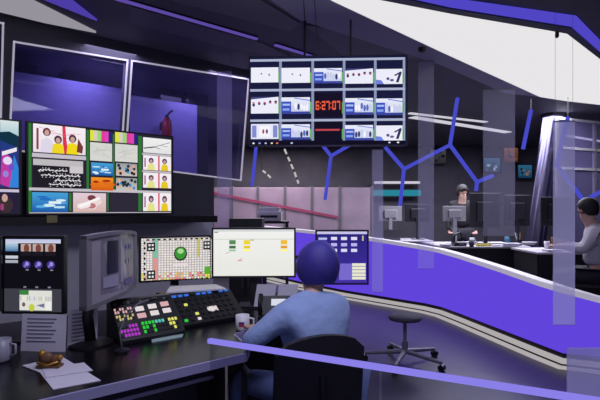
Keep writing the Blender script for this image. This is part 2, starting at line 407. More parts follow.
def road(p):
    p.rect(0, .0, 1, .72, (60, 50, 130), (30, 60, 130)); p.rect(0, .72, 1, 1, (150, 190, 205), (215, 228, 228))
    p.poly([(.0, .7), (1, .6), (1, .78), (.5, .84), (0, .82)], (20, 50, 70)); p.poly([(0, .05), (.5, 0), (.9, .0), (.6, .45), (.1, .55)], (190, 60, 160))
    p.poly([(.5, 0), (1, .0), (1, .3), (.75, .5)], (50, 130, 215)); p.line(.1, .5, .9, .58, .06, (235, 230, 240)); p.disc(.4, .4, .25, .06, (225, 215, 245)); p.disc(.6, .3, .16, .05, (110, 80, 200)); p.disc(.3, .2, .16, .05, (150, 130, 220))
def portrait(p):
    p.rect(0, 0, 1, 1, (40, 32, 60)); p.disc(.3, .35, .4, .4, (60, 46, 50)); p.disc(.25, .7, .16, .2, (200, 160, 150)); p.rect(.02, .1, .2, .4, (160, 60, 120))
def office(p):
    p.rect(0, 0, 1, 1, (190, 200, 235), (235, 238, 252)); p.rect(0, 0, .34, .75, (60, 80, 190)); p.rect(.04, .5, .3, .62, (170, 190, 240)); p.rect(.04, .2, .28, .34, (140, 165, 235))
    p.rect(0, .0, 1, .14, (60, 70, 160))
    for i in range(6): p.disc(.4+.1*i, R.uniform(.3, .55), .045, .2, R.choice([(60, 60, 110), (200, 205, 235), (90, 105, 190), (245, 245, 255)]))
    p.line(.45, .95, 1, .8, .06, (120, 135, 215))
def plain_marks(p):
    p.rect(0, 0, 1, 1, (238, 238, 250)); p.disc(.38, .58, .03, .06, (90, 90, 120), 6); p.disc(.66, .52, .03, .07, (100, 90, 130), 6); p.rect(.64, .44, .7, .48, (150, 120, 160))
def row_marks(p):
    p.rect(0, 0, 1, 1, (236, 236, 250)); 
    for i in range(5): p.disc(.1+.2*i, .52+.05*(i % 2)+.04*i, .05, .11, (60, 45, 90), 7); p.rect(.05+.2*i, .62, .14+.2*i, .68, (200, 90, 120))
    p.poly([(0, .85), (1, 1), (0, 1)], (70, 70, 130))
def dancer(p):
    p.rect(0, 0, 1, 1, (236, 236, 250)); p.poly([(0, 0), (.3, 0), (.2, .25), (0, .3)], (110, 130, 220)); p.line(.8, .1, .92, .75, .1, (50, 45, 90)); p.line(.7, .55, .95, .8, .08, (60, 55, 100)); p.disc(.45, .35, .06, .1, (80, 75, 130)); p.disc(.6, .25, .08, .08, (90, 85, 150))
def cards(p):
    p.rect(0, 0, 1, 1, (232, 232, 250)); p.rect(.04, .1, .2, .9, (130, 140, 210)); p.rect(.8, .1, .96, .9, (130, 140, 210)); p.rect(.3, .15, .7, .85, (246, 244, 252)); p.disc(.45, .5, .04, .16, (190, 60, 90)); p.disc(.58, .5, .04, .16, (80, 60, 120))
def dark(p): p.rect(0, 0, 1, 1, (46, 42, 58))
SEG = {'0': 'abcdef', '2': 'abged', '6': 'afgecd', '7': 'abc', ':': ''}
def clock(p):
    p.rect(0, 0, 1, 1, (24, 18, 40)); u = .06; red = (238, 96, 60)
    for ch in '6:27:07':
        if ch == ':':
            p.rect(u, .36, u+.03, .42, red); p.rect(u, .54, u+.03, .6, red); u += .065; continue
        w_, h = .125, .36; b = .3; S = SEG[ch]; t = .032; e = .07
        for sname, (x0, y0, x1, y1) in dict(a=(0, h-e, w_, h), d=(0, 0, w_, e), g=(0, h/2-e/2, w_, h/2+e/2), f=(0, h/2, t, h), e=(0, 0, t, h/2), b=(w_-t, h/2, w_, h), c=(w_-t, 0, w_, h/2)).items():
            if sname in S: p.rect(u+x0, b+y0, u+x1, b+y1, red)
        u += w_+.03
def redline(p): p.rect(0, 0, 1, 1, (20, 18, 36)); p.rect(.05, .52, .92, .6, (190, 70, 80))

def display(t, scr, depth=.035, bez=.012, m=M_black, back=True):
    """casing and dark screen glass of a display, bezel around the picture"""
    M = scr.M(); W, H = scr.W, scr.H
    build('casing', MB().box((-bez, -bez, -depth), (W+bez, H+bez, -.003), M), m, t, bevel=.004)
    fr = MB()
    for lo, hi in (((-bez, -bez, -.003), (W+bez, 0, .006)), ((-bez, H, -.003), (W+bez, H+bez, .006)), ((-bez, 0, -.003), (0, H, .006)), ((W, 0, -.003), (W+bez, H, .006))): fr.box(lo, hi, M)
    build('bezel', fr, m, t)
def tile(t, scr, px, fn, name='picture_tile', z=.0015):
    p = Pic(scr, scr.rect(*px), z); fn(p); return p.done(t, name)
def full(t, scr, fn, name='screen'):
    p = Pic(scr, (0, 0, scr.W, scr.H), .0004); fn(p); return p.done(t, name)

# large video screens on the window wall
VN = 4.41
def vscreen(x0, x1, label):
    a, b = on_plane(x0, 200, VN), on_plane(x1, 200, VN)
    z1 = CH+(HZ-122.5)/F*on_plane(28, 200, VN).y; z0 = CH-(213.5-HZ)/F*on_plane(28, 200, VN).y
    s = Scr(a, b, z0, z1); c = (a+b)/2
    t = thing('video_screen', label, 'screen', Vector((c.x, c.y, z0)), 'video wall screens')
    display(t, s, .06, .012)
    M = s.M()
    build('wall_mount', MB().box((s.W*.3, s.H*.25, -.462), (s.W*.7, s.H*.75, -.44), M).box((s.W*.46, s.H*.42, -.45), (s.W*.54, s.H*.58, -.06), M), M_char, t)
    return t, s
tR, sR = vscreen(28, 172, 'large video screen of many picture tiles with yellow dressed figures')
def backR(p): p.rect(0, 0, 1, 1, (40, 36, 52))
full(tR, sR, backR)
for px, fn in (((33, 124.5, 85.5, 153.5), figures), ((33, 160, 83, 188), script), ((90, 131, 112, 161), bars), ((115, 133, 137.5, 162), bars), ((91, 163, 113, 175.5), sky), ((91, 177.5, 113, 190.5), fire), ((116, 163.5, 137, 176), crowd), ((116, 178, 137, 190.5), crowd),
               ((32, 192.5, 68, 212), sky), ((73, 193, 106, 212), pinks), ((110, 194, 138, 211.5), dark), ((143, 138.5, 171, 153.5), chart), ((143, 156, 171, 170.5), pair), ((143, 173, 171, 188), pair), ((143, 193, 171, 211), pair)):
    tile(tR, sR, px, fn)
def flat(c): return lambda p: p.rect(0, 0, 1, 1, c)
for px in ((28.5, 122, 31.5, 212), (86.5, 130, 89, 190), (112.7, 134, 114.4, 190), (138.3, 136, 141.8, 211), (69, 193, 71.5, 211), (107, 193, 108.6, 211)): tile(tR, sR, px, flat((48, 118, 52)), 'tally_bar', .0008)
for px in ((32, 154.5, 86, 158.5), (29, 189.3, 171, 192), (29, 212.2, 171, 214), (142, 154, 171, 155.7), (142, 171, 171, 172.6)): tile(tR, sR, px, flat((196, 190, 200)), 'divider_line', .0011)
tL, sL = vscreen(-70, 20, 'large video screen cut off at the left edge with a blue road picture')
full(tL, sL, backR)
tile(tL, sL, (-66, 120, -2, 187.5), figures)
tile(tL, sL, (0, 120, 18.5, 187.5), road); tile(tL, sL, (0, 192, 18.5, 212), portrait); tile(tL, sL, (-66, 192, -2, 212), pinks)
tile(tL, sL, (-68, 188.5, 19, 191.5), flat((200, 190, 214)), 'divider_line')
# dark ledge under the screens
a, b = on_plane(-60, 218, VN), on_plane(216, 218, VN); za = CH-(214.6-HZ)/F*on_plane(100, 200, VN).y
t = thing('screen_ledge', 'long black ledge on the wall under the two large video screens', 'ledge', SN((sof(a)+sof(b))/2, WN, za-.06))
build('beam', MB().prism([SN(sof(a), VN-.03, za-.085), SN(sof(b), VN-.03, za-.085), SN(sof(b), VN-.03, za-.018), SN(sof(a), VN-.03, za-.018)], NRM*(WN-VN+.028)), M_black, t)
p = on_plane(52, 219, VN-.031); build('asset_tag', MB().prism([SN(sof(p)-.04, VN-.031, p.z-.03), SN(sof(p)+.04, VN-.031, p.z-.03), SN(sof(p)+.04, VN-.031, p.z+.03), SN(sof(p)-.04, VN-.031, p.z+.03)], -NRM*.003), mat('tag_yellow', (150, 140, 90), .6), t)
# red extinguisher on the side room
p = on_plane(167, 137, 5.75)
t = thing('fire_extinguisher', 'red fire extinguisher with a black hose seen through the window', 'extinguisher', p)
h = 27/F*p.y
build('bracket', MB().prism([p+DIR*-.03+Vector((0, 0, .1)), p+DIR*.03+Vector((0, 0, .1)), p+DIR*.03+Vector((0, 0, .2)), p+DIR*-.03+Vector((0, 0, .2))], NRM*.16), M_char, t)
M_red = mat('extinguisher_red', (200, 40, 50), .35)
build('cylinder', MB().lathe(p, [(.05, 0), (.062, .02), (.062, .18), (.045, .22), (.02, .24)], 14), M_red, t, True)
build('valve', MB().box((-.02, -.015, .24), (.02, .015, .28), Matrix.Translation(p)).tube([p+Vector((0, 0, .27)), p+Vector((.05, -.01, .32)), p+Vector((.08, -.01, .33))], .012, 6), M_black, t)
build('hose', MB().tube([p+Vector((.02, -.02, .25)), p+Vector((.06, -.06, .2)), p+Vector((.07, -.06, .05))], .01, 6), M_black, t)

# hanging multiview monitor
dH = 4.2
a, b = P(250, 100, dH), P(406.8, 100, dH-.06)
sH = Scr(a, b, CH+(HZ-145.5)/F*dH, CH+(HZ-57.5)/F*dH)
t = thing('hanging_monitor', 'multiview monitor with red digital clock hung from the ceiling', 'monitor', Vector((P(328, 100, dH).x, dH, sH.o.z)))
display(t, sH, .06, .008, M_char)
for u in (sH.W*.35, sH.W*.65):
    c = sH.o+sH.x*u-sH.n*.085
    build('ceiling_pole', MB().tube([Vector((c.x, c.y, sH.o.z+.4)), Vector((c.x, c.y, CEIL))], .01, 8), M_char, t)
build('mount_plate', MB().box((sH.W*.3, .3, -.1), (sH.W*.7, .5, -.06), sH.M()), M_black, t)
full(t, sH, flat((26, 28, 62)))
cols = [(251, 278.5), (281.5, 310), (314, 342), (345, 373), (376, 402.5)]
rows = [(67.5, 82.5), (97, 113.5), (124, 139)]
con = [[plain_marks, plain_marks, office, row_marks, dancer], [row_marks, office, clock, office, office], [cards, office, redline, office, dancer]]
for i, (y0, y1) in enumerate(rows):
    for j, (x0, x1) in enumerate(cols):
        if j == 2 and i: y0b, y1b = y0-5, y1+3
        else: y0b, y1b = y0, y1
        tile(t, sH, (x0, y0b+.012*(x0-250), x1, y1b+.012*(x0-250)), con[i][j])
        tile(t, sH, (x1-.2, y0+5, x1+1.6, y1), flat((96, 170, 90)), 'tally_bar')
gl = (170, 178, 205)
for y in (58.5, 88.5, 119): tile(t, sH, (250, y, 405, y+2.4), flat(gl), 'divider_line', .004)
for x in (279.2, 311.4, 342.8, 374): tile(t, sH, (x, 60, x+2.6, 140.5), flat((140, 150, 185)), 'divider_line', .0012)
tile(t, sH, (402.8, 60, 405.2, 140.5), flat((150, 160, 190)), 'divider_line', .0012)
def icons(p):
    p.rect(0, 0, 1, 1, (18, 16, 34))
    for u, c in ((.02, (235, 235, 245)), (.06, (150, 160, 235)), (.1, (190, 190, 235)), (.14, (235, 215, 170)), (.175, (235, 120, 110)), (.27, (200, 200, 240)), (.9, (210, 210, 240)), (.955, (235, 235, 245))): p.disc(u, .5, .008, .22, c, 8)
tile(t, sH, (250.5, 141, 405, 145.2), icons, 'icon_bar', .003)

# ------------------------------------------------------------------ operator desk
DZ = .75
out = [(-.9, 2.12), (1.40, 2.12), (1.47, 2.2), (1.56, 2.5), (2.3, 2.55), (2.3, 3.7), (-.9, 3.7)]
t = thing('control_desk', 'long dark operator desk with a pale violet front edge', 'desk', SN(.9, 2.9, 0))
build('worktop', MB().prism([SN(s, n, DZ-.04) for s, n in out], (0, 0, .04)), M_desk, t)
ed = MB()
for (s0, n0), (s1, n1) in zip(out[:4], out[1:5]):
    a, b = SN(s0, n0, DZ-.044), SN(s1, n1, DZ-.044); u = (b-a).cross(Z3).normalized()*.014
    ed.prism([a, b, b+u, a+u], (0, 0, .043))
build('edge_trim', ed, M_edge, t)
build('front_panel', MB().prism([SN(-.9, 2.55, .08), SN(1.5, 2.55, .08), SN(1.5, 2.55, DZ-.04), SN(-.9, 2.55, DZ-.04)], NRM*.03), mat('desk_panel', (52, 50, 66), .5), t)
for s in (-.85, .55, 1.35, 2.2):
    n0 = 2.3 if s < 1.5 else 2.7
    build('leg_panel', MB().prism([SN(s, n0, 0), SN(s, 3.6, 0), SN(s, 3.6, DZ-.04), SN(s, n0, DZ-.04)], DIR*.04), M_char, t)
build('foot_rail', MB().tube([SN(-.85, 2.32, .38), SN(1.37, 2.32, .38)], .018, 8), M_steel, t)
build('cable_tray', MB().prism([SN(-.8, 2.36, .56), SN(1.38, 2.36, .56), SN(1.38, 2.54, .56), SN(-.8, 2.54, .56)], (0, 0, .02)), M_edge, t)

def stand(t, scr, m=M_black, z=DZ, back=.06, foot=(.24, .18), off=.5):
    """neck and foot from the casing down to the table"""
    c = scr.o+scr.x*scr.W*off-scr.n*back
    M = Matrix.Identity(4)
    for i in range(3): M[i][0] = scr.x[i]; M[i][1] = scr.n[i]; M[i][2] = (0, 0, 1)[i]; M[i][3] = Vector((c.x, c.y, z))[i]
    build('neck', MB().box((-.03, -.012, .008), (.03, .02, scr.o.z-z+scr.H*.35), M), m, t)
    build('foot', MB().box((-foot[0]/2, -foot[1]*.4, 0), (foot[0]/2, foot[1]*.6, .012), M), m, t, bevel=.004)
def deskmon(x0, d0, x1, d1, yt, yb, label, m=M_black, st=True, name='desk_monitor', off=.5, back=.06):
    a, b = P(x0, 200, d0), P(x1, 200, d1)
    s = Scr(a, b, CH+(HZ-yb)/F*d0, CH+(HZ-yt)/F*d0); c = s.o+s.x*s.W*off
    t = thing(name, label, 'monitor', Vector((c.x, c.y, DZ)))
    display(t, s, .035, .014, m)
    if st: stand(t, s, m, back=back, off=off)
    return t, s
# far left monitor with portraits
t, s = deskmon(4.5, 2.75, 62, 2.72, 238, 311, 'upright monitor showing three small portraits on black', M_black)
def m1(p):
    p.rect(0, 0, 1, 1, (16, 14, 22)); p.rect(0, 0, 1, .31, (62, 62, 72)); p.rect(.02, .93, .98, .985, (205, 208, 225), (190, 195, 230)); p.rect(.02, .82, .24, .93, (70, 120, 170), (180, 205, 225)); p.rect(.02, .72, .24, .76, (200, 205, 215)); p.rect(.02, .66, .24, .7, (170, 175, 190))
    for u in (.39, .6, .82):
        p.rect(u-.1, .82, u+.08, .92, (190, 165, 160)); p.disc(u, .86, .05, .06, (120, 70, 60)); p.rect(u-.1, .76, u+.08, .82, (30, 26, 36)); p.disc(u, .64, .075, .055, (64, 50, 130)); p.disc(u+.01, .65, .035, .03, (150, 140, 215)); p.disc(u-.03, .62, .02, .02, (120, 110, 200)); p.rect(u-.01, .56, u+.04, .575, (140, 140, 160)); p.rect(u-.05, .325, u+.0, .345, (120, 130, 150))
    p.rect(.28, .02, .84, .29, (222, 222, 215)); p.rect(.28, .23, .44, .29, (60, 130, 60))
    for i in range(14): p.rect(.29+.04*i, .155, .315+.04*i, .21, R.choice([(235, 235, 215), (200, 205, 160), (190, 190, 190), (215, 215, 235)]))
    p.disc(.36, .1, .03, .03, (110, 90, 100)); p.disc(.5, .06, .05, .05, (190, 205, 60)); p.poly([(.58, .09), (.72, .06), (.72, .12)], (110, 115, 150)); p.rect(.74, .03, .83, .14, (235, 235, 230))
full(t, s, m1)
t, s = deskmon(-58, 2.62, -1.5, 2.7, 240, 312, 'pale lit monitor cut off by the left edge of the picture', M_black)
full(t, s, flat((190, 195, 210)))
# monitor with button grid
t, s = deskmon(141, 3.62, 209, 3.86, 238.5, 281, 'monitor showing a colourful button grid with a green ball', M_black)
def m3(p):
    p.rect(0, 0, 1, 1, (176, 164, 166)); nu, nv = 26, 17
    for i in range(nu):
        for j in range(nv):
            c = R.choice([(242, 238, 234), (234, 222, 218), (222, 230, 220), (240, 232, 220), (230, 224, 234)])
            if j < 3 and R.random() < .6: c = R.choice([(235, 225, 70), (235, 120, 140), (235, 170, 110), (220, 235, 150), (200, 60, 90)])
            if 4 <= i <= 5: c = (90, 200, 160) if j > 8 else (235, 140, 130)
            if i == 20 and j > 8: c = (200, 210, 60)
            p.rect((i+.12)/nu, (j+.15)/nv, (i+.88)/nu, (j+.85)/nv, c)
    for i in range(nu):
        if i % 2: p.rect(i/nu, .965, (i+1)/nu, 1, (20, 20, 24)); p.rect(i/nu, 0, (i+1)/nu, .035, (20, 20, 24))
    for j in range(nv):
        if j % 2: p.rect(0, j/nv, .025, (j+1)/nv, (20, 20, 24)); p.rect(.975, j/nv, 1, (j+1)/nv, (20, 20, 24))
    for u, v in ((.1, .82), (.1, .18), (.9, .82)):
        p.rect(u-.055, v-.1, u+.055, v+.1, (20, 20, 24)); p.rect(u-.035, v+.02, u-.008, v+.065, (230, 230, 230)); p.rect(u+.008, v+.02, u+.035, v+.065, (230, 230, 230)); p.rect(u-.035, v-.065, u-.008, v-.02, (230, 230, 230)); p.rect(u+.008, v-.065, u+.035, v-.02, (230, 230, 230))
    p.rect(.86, .12, .95, .3, (90, 170, 50)); p.disc(.51, .64, .095, .17, (36, 56, 36), 20); p.disc(.51, .65, .078, .14, (62, 150, 55), 20); p.disc(.51, .7, .045, .06, (170, 215, 150), 16); p.rect(.4, .36, .62, .42, (226, 216, 216))
full(t, s, m3)
# white monitor
t, s = deskmon(213.5, 3.72, 294, 3.74, 229.5, 276, 'bright white monitor with green, yellow and orange entries', M_char)
def m4(p):
    p.rect(0, 0, 1, 1, (232, 232, 226), (240, 240, 238)); p.rect(0, .955, 1, 1, (212, 214, 214)); p.rect(.01, .93, .06, .95, (120, 120, 130)); p.rect(0, .78, 1, .8, (214, 216, 206))
    for u, c, c2 in ((.23, (90, 140, 90), (70, 110, 80)), (.41, (236, 214, 50), (236, 200, 40)), (.87, (240, 190, 50), (232, 160, 40))):
        p.rect(u-.035, .68, u+.045, .77, c); p.rect(u-.035, .59, u+.045, .65, c2); p.rect(u-.035, .53, u+.045, .57, tuple(min(255, v+60) for v in c))
    p.rect(.46, .76, .5, .78, (180, 160, 80)); p.line(.15, .48, .2, .52, .008, (150, 140, 140)); p.rect(.3, .32, .35, .35, (222, 150, 150)); p.rect(.33, .36, .36, .38, (200, 200, 200))
full(t, s, m4)
# violet monitor on an arm
t, s = deskmon(317, 4.0, 367, 4.0, 231.5, 283, 'violet blue monitor behind the seated person', M_black, False)
def m5(p):
    p.rect(0, 0, 1, 1, (66, 48, 160), (40, 34, 120)); p.rect(0, .95, 1, 1, (200, 195, 235)); p.rect(.02, .7, .2, .9, (60, 60, 150)); p.rect(.03, .84, .2, .88, (190, 190, 240)); p.rect(.03, .72, .22, .75, (200, 195, 235))
    for u in (.34, .54, .74):
        for v, c in ((.86, (225, 220, 245)), (.74, (190, 180, 235)), (.63, (220, 215, 245))): p.rect(u-.06, v-.025, u+.06, v+.035, c); p.rect(u-.03, v-.035, u+.02, v-.025, (90, 80, 180))
    p.rect(.9, .82, .93, .92, (200, 190, 130)); p.rect(.44, .06, .7, .38, (120, 105, 205))
    for i in range(5): p.rect(.7, .07+.065*i, .97, .125+.065*i, (232, 230, 210))
full(t, s, m5)
pc = SN(2.2, 3.05, DZ)
build('arm', MB().tube([pc, pc+Vector((0, 0, .34)), pc+Vector((.04, .25, .36)), s.o+s.x*.2-s.n*.06+Vector((0, 0, .2)), s.o+s.x*.2-s.n*.03+Vector((0, 0, .2))], .016, 8), M_black, t)
build('clamp', MB().lathe(pc, [(.05, 0), (.05, .02), (.025, .04)], 12), M_black, t)

# curved deep monitor turned sideways
t = thing('curved_monitor', 'turned monitor with a grey rim and a deep dark back', 'monitor', Vector((-1.18, 2.72, DZ)))
pl, pr = P(84, 200, 2.5), P(134.5, 200, 2.98)
axis = Vector((pr.x-pl.x, pr.y-pl.y, 0)); nn = axis.normalized().cross(Z3)
z0, z1 = .985, 1.365; NS = 10
def face_pt(k, z, off): 
    f = k/NS; p_ = pl+axis*f; return Vector((p_.x, p_.y, z))+nn*(off+.05*math.sin(math.pi*f))
def topz(k): return z1+.018*math.sin(math.pi*k/NS)
def botz(k): return z0-.012+.05*math.sin(math.pi*.5*k/NS)
mb = MB(); rim = MB(); sc = MB(); shell = MB()
for k in range(NS):
    f0, f1 = k, k+1
    sc.quad(face_pt(f0, botz(f0)+.02, .002), face_pt(f1, botz(f1)+.02, .002), face_pt(f1, topz(f1)-.02, .002), face_pt(f0, topz(f0)-.02, .002))
    for lo, hi in ((lambda q: botz(q), lambda q: botz(q)+.02), (lambda q: topz(q)-.02, lambda q: topz(q))):
        rim.prism([face_pt(f0, lo(f0), -.03), face_pt(f1, lo(f1), -.03), face_pt(f1, hi(f1), -.03), face_pt(f0, hi(f0), -.03)], nn*.045)
for k in (0, NS):
    d_ = axis.normalized()*(.075 if k == 0 else -.03)
    a = face_pt(k, botz(k), .016); b = face_pt(k, topz(k), .016); rim.prism([a, a+d_, b+d_, b], -nn*.045)
build('screen', sc, mat('unlit_screen', (150, 142, 152), .2, noise=.25, scale=3), t)
build('rim', rim, M_grey, t)
for z, r0 in ((0, 0),):
    N2 = 8
    prof = [(0, 0), (.12, .03), (.4, .16), (.7, .16), (1, .0)]
    pts = []
    for f, dp in prof:
        p_ = pl+axis*f; pts.append(Vector((p_.x, p_.y, 0))-nn*(dp+.03)+nn*.05*math.sin(math.pi*f))
    poly = [Vector((q.x, q.y, z0)) for q in pts]
    shell.prism(poly, (0, 0, z1-z0-.015))
build('back_shell', shell, M_black, t, bevel=.02)
cpt = pl+axis*.35-nn*.08
build('neck', MB().tube([Vector((cpt.x, cpt.y, DZ)), Vector((cpt.x-.02, cpt.y, DZ+.15)), Vector((cpt.x, cpt.y, z0+.05))], .03, 10), M_black, t, True)
build('foot', MB().lathe((cpt.x, cpt.y, DZ), [(.12, 0), (.12, .012), (.05, .025)], 20), M_black, t)
tt = MB()
def on_face(f, z, off=.005): 
    p_ = pl+axis*f; return Vector((p_.x, p_.y, z))+nn*(off+.05*math.sin(math.pi*f))
M_s1 = mat('dim_window_dark', (40, 40, 50), .3); M_s2 = mat('dim_window_pale', (150, 148, 165), .3); M_s3 = mat('dim_window_blue', (70, 70, 130), .3)
M_s0 = mat('dim_window_grey', (118, 112, 124), .3); M_s4 = mat('dim_icon_blue', (70, 80, 190), .3)
for f0, f1, za_, zb_, mm, oo in ((.2, .93, 1.045, 1.34, M_s0, .004), (.28, .46, 1.15, 1.33, M_s1, .007), (.22, .46, 1.075, 1.135, M_s2, .007), (.5, .54, 1.09, 1.335, M_s2, .007), (.64, .68, 1.27, 1.3, M_s4, .007), (.72, .76, 1.27, 1.3, M_s4, .007), (.8, .84, 1.27, 1.3, M_s4, .007), (.64, .68, 1.19, 1.215, M_s2, .007), (.72, .76, 1.19, 1.215, M_s2, .007), (.8, .84, 1.19, 1.215, M_s2, .007), (.6, .92, 1.065, 1.1, M_s3, .007)):
    q = [on_face(f0+(f1-f0)*e_/4, za_, oo) for e_ in range(5)]+[on_face(f1-(f1-f0)*e_/4, zb_, oo) for e_ in range(5)]
    build('screen_window', MB().quad(*q), mm, t)

# ------------------------------------------------------------------ switcher consoles
def console(label, s0, s1, n0, zt, depth, keys, shelf=.06):
    t = thing('switcher_console', label, 'control panel', SN((s0+s1)/2, n0+depth/2, DZ), 'switcher consoles on the desk')
    prof = [(n0, DZ), (n0+depth+shelf, DZ), (n0+depth+shelf, zt), (n0+depth, zt), (n0, DZ+.025)]
    build('body', MB().prism([SN(s0, n, z) for n, z in prof], DIR*(s1-s0)), M_black, t, bevel=.004)
    o = SN(s0, n0, DZ+.025); e = NRM*depth+Vector((0, 0, zt-DZ-.025)); nr_ = DIR.cross(e).normalized()
    if nr_.z < 0: nr_ = -nr_
    W = s1-s0
    def q(u0, v0, u1, v1): return [o+DIR*W*u+e*v+nr_*.0005 for u, v in ((u0, v0), (u1, v0), (u1, v1), (u0, v1))]
    for u0, v0, u1, v1, m in keys: build('key', MB().prism(q(u0, v0, u1, v1), nr_*.006), m, t)
    return t
K = lambda n, c, s=1: glow('key_'+n, c, s)
kp, kg, ky, kw, kd, kr, kc, ka = K('purple', (178, 60, 200)), K('green', (50, 200, 70)), K('yellow', (225, 225, 110)), K('white', (226, 216, 218)), mat('key_dark', (24, 24, 28), .4), K('rose', (215, 170, 175)), K('cyan', (90, 190, 180)), K('amber', (205, 190, 130))
keys = []
for j in range(3):
    for i in range(6):
        if (j == 2 and i < 3) or (j == 0 and i in (0,)): m = kd
        else: m = kp
        keys.append((.02+.048*i, .08+.105*j, .048+.048*i, .14+.105*j, m))
GR = ["g..g.....y.", "gg.g....yy.", "ggggccc.yyy"]
for j in range(3):
    for i in range(11):
        ch = GR[j][i]; m = {'g': kg, 'y': ky, 'c': kc, '.': kd}[ch]
        keys.append((.36+.054*i, .095+.105*j, .393+.054*i, .158+.105*j, m))
for j in range(2):
    for i in range(7):
        for h in range(2): keys.append((.02+.04*i, .48+.18*j+.075*h, .042+.04*i, .53+.18*j+.075*h, (ka if j == 0 else kr) if (i+h+j) % 3 else kd))
    for i in range(3):
        keys.append((.34+.21*i, .48+.18*j+.02*i, .47+.21*i, .59+.18*j+.02*i, kw if (i+j) % 3 else kr))
for i in range(14): keys.append((.04+.066*i, .88, .08+.066*i, .93, kd if i % 3 else mat('key_grey', (90, 90, 96), .5)))
console('lit button console with purple, green and yellow keys', 0.95, 1.33, 2.66, .965, .2, keys)
keys2 = []
for j in range(5):
    for i in range(9):
        m = {(2, 1): ky, (1, 3): ky, (0, 0): kg, (2, 0): kw}.get((i, j), kd)
        keys2.append((.06+.1*i, .09+.17*j, .105+.1*i, .16+.17*j, m))
keys2.append((.47, .30, .62, .46, kw)); 
kb = K('blue', (60, 110, 215))
for i in range(10): keys2.append((.04+.094*i, .93, .1+.094*i, .99, kb if i not in (3, 7) else kd))
console('dark console with a small white display and a row of blue keys', 1.37, 1.84, 2.78, .93, .2, keys2, .2)
# pale sheet lying on the consoles, pale card in front
q = [P(162, 292.5, 3.25), P(196, 292.5, 3.28), P(226, 289, 3.42), P(214, 285, 3.55), P(178, 286, 3.5)]
zz = .934
q = [at_z(x, y, zz) for x, y in ((166, 294), (226, 290), (216, 286), (170, 288))]
t = thing('tablet_shelf', 'pale flat tray on top of the consoles below the button grid monitor', 'tray', Vector(((q[0].x+q[2].x)/2, (q[0].y+q[2].y)/2, zz)))
build('plate', MB().prism(q, (0, 0, .014)), M_white, t, bevel=.003)
build('clip', MB().prism([q[3], q[3].lerp(q[2], .1), q[2].lerp(q[3], .9)+Vector((0, -.01, 0)), q[3]+Vector((0, -.01, 0))], (0, 0, .02)), M_grey, t)
q = [at_z(x, y, DZ+.001) for x, y in ((152, 343), (182, 337.5), (184, 333.5), (151, 338))]
tag(build('pale_card', MB().prism(q, (0, 0, .006)), mat('card_green', (165, 190, 185), .6), base=q[0]), 'small pale green card lying in front of the lit console', 'card')

# ------------------------------------------------------------------ paper, cup and small things on the desk
def sheet_up(pts, z, label, lines=7):
    """sheet leaning: bottom edge on the desk"""
    a, b = at_z(*pts[0], z), at_z(*pts[1], z); h = pts[2]
    up = (Vector((0, 0, 1))+Vector((-.02, .12, 0))).normalized()*h
    t = thing('paper_sheet', label, 'paper', (a+b)/2)
    nrm = (b-a).cross(up).normalized()
    build('sheet', MB().prism([a, b, b+up, a+up], nrm*.003), M_paper, t)
    for i in range(lines):
        f = .85-.1*i; r = .12+.05*(i % 3); o = nrm*.0045*(1 if nrm.y < 0 else -1)
        p0 = a+(b-a)*.12+up*f; p1 = a+(b-a)*(.9-r)+up*f; v = up.normalized()*.007
        build('text_line', MB().prism([p0, p1, p1+v, p0+v], nrm*.0045 if nrm.y < 0 else nrm*-.0015), M_ink, t)
sheet_up(((21, 351), (65.5, 352), .195), DZ, 'printed sheet standing below the monitor with portraits')
sheet_up(((67, 348), (97, 343), .2), DZ, 'printed sheet standing under the turned monitor', 8)
for k, (q, lab) in enumerate(((((22, 366), (62, 357), (101, 381), (53, 390), (40, 373)), 'lowest loose sheet of the paper pile lying on the desk edge'), (((42, 369), (84, 363), (93, 371), (46, 378)), 'upper folded sheet on top of the paper pile'))):
    w_ = [at_z(x, y, DZ+.001+.004*k) for x, y in q]
    tag(build('loose_paper', MB().prism(w_, (0, 0, .003)), M_paper, base=w_[0]), lab, 'paper', 'loose papers on the desk')
g = at_z(50, 366, DZ+.012)
t = thing('gilded_figurine', 'small brown and gold figurine on the loose papers', 'figurine', Vector((g.x, g.y, DZ+.009)))
M_gold = mat('gold_paint', (165, 120, 50), .4, .5, noise=.4, scale=40); M_brn = mat('carved_brown', (110, 75, 50), .6, noise=.4, scale=40)
z = DZ+.009
build('base', MB().box((-.055, -.025, z), (.055, .025, z+.012), Matrix.Translation((g.x, g.y, 0))), M_brn, t, bevel=.003)
for hx, hz, hr in ((-.02, .04, (.035, .022, .032)), (.025, .032, (.03, .02, .024))): build('body', MB().ball((g.x+hx, g.y, z+hz), hr), M_brn, t, True)
for hx, hz, hr in ((-.035, .062, .018), (.048, .044, .014)): build('head', MB().ball((g.x+hx, g.y-.004, z+hz), hr), M_gold, t, True)
build('ribbon', MB().tube([(g.x-.05, g.y-.022, z+.025), (g.x, g.y-.027, z+.015), (g.x+.05, g.y-.022, z+.03)], .006, 6), M_gold, t, True)
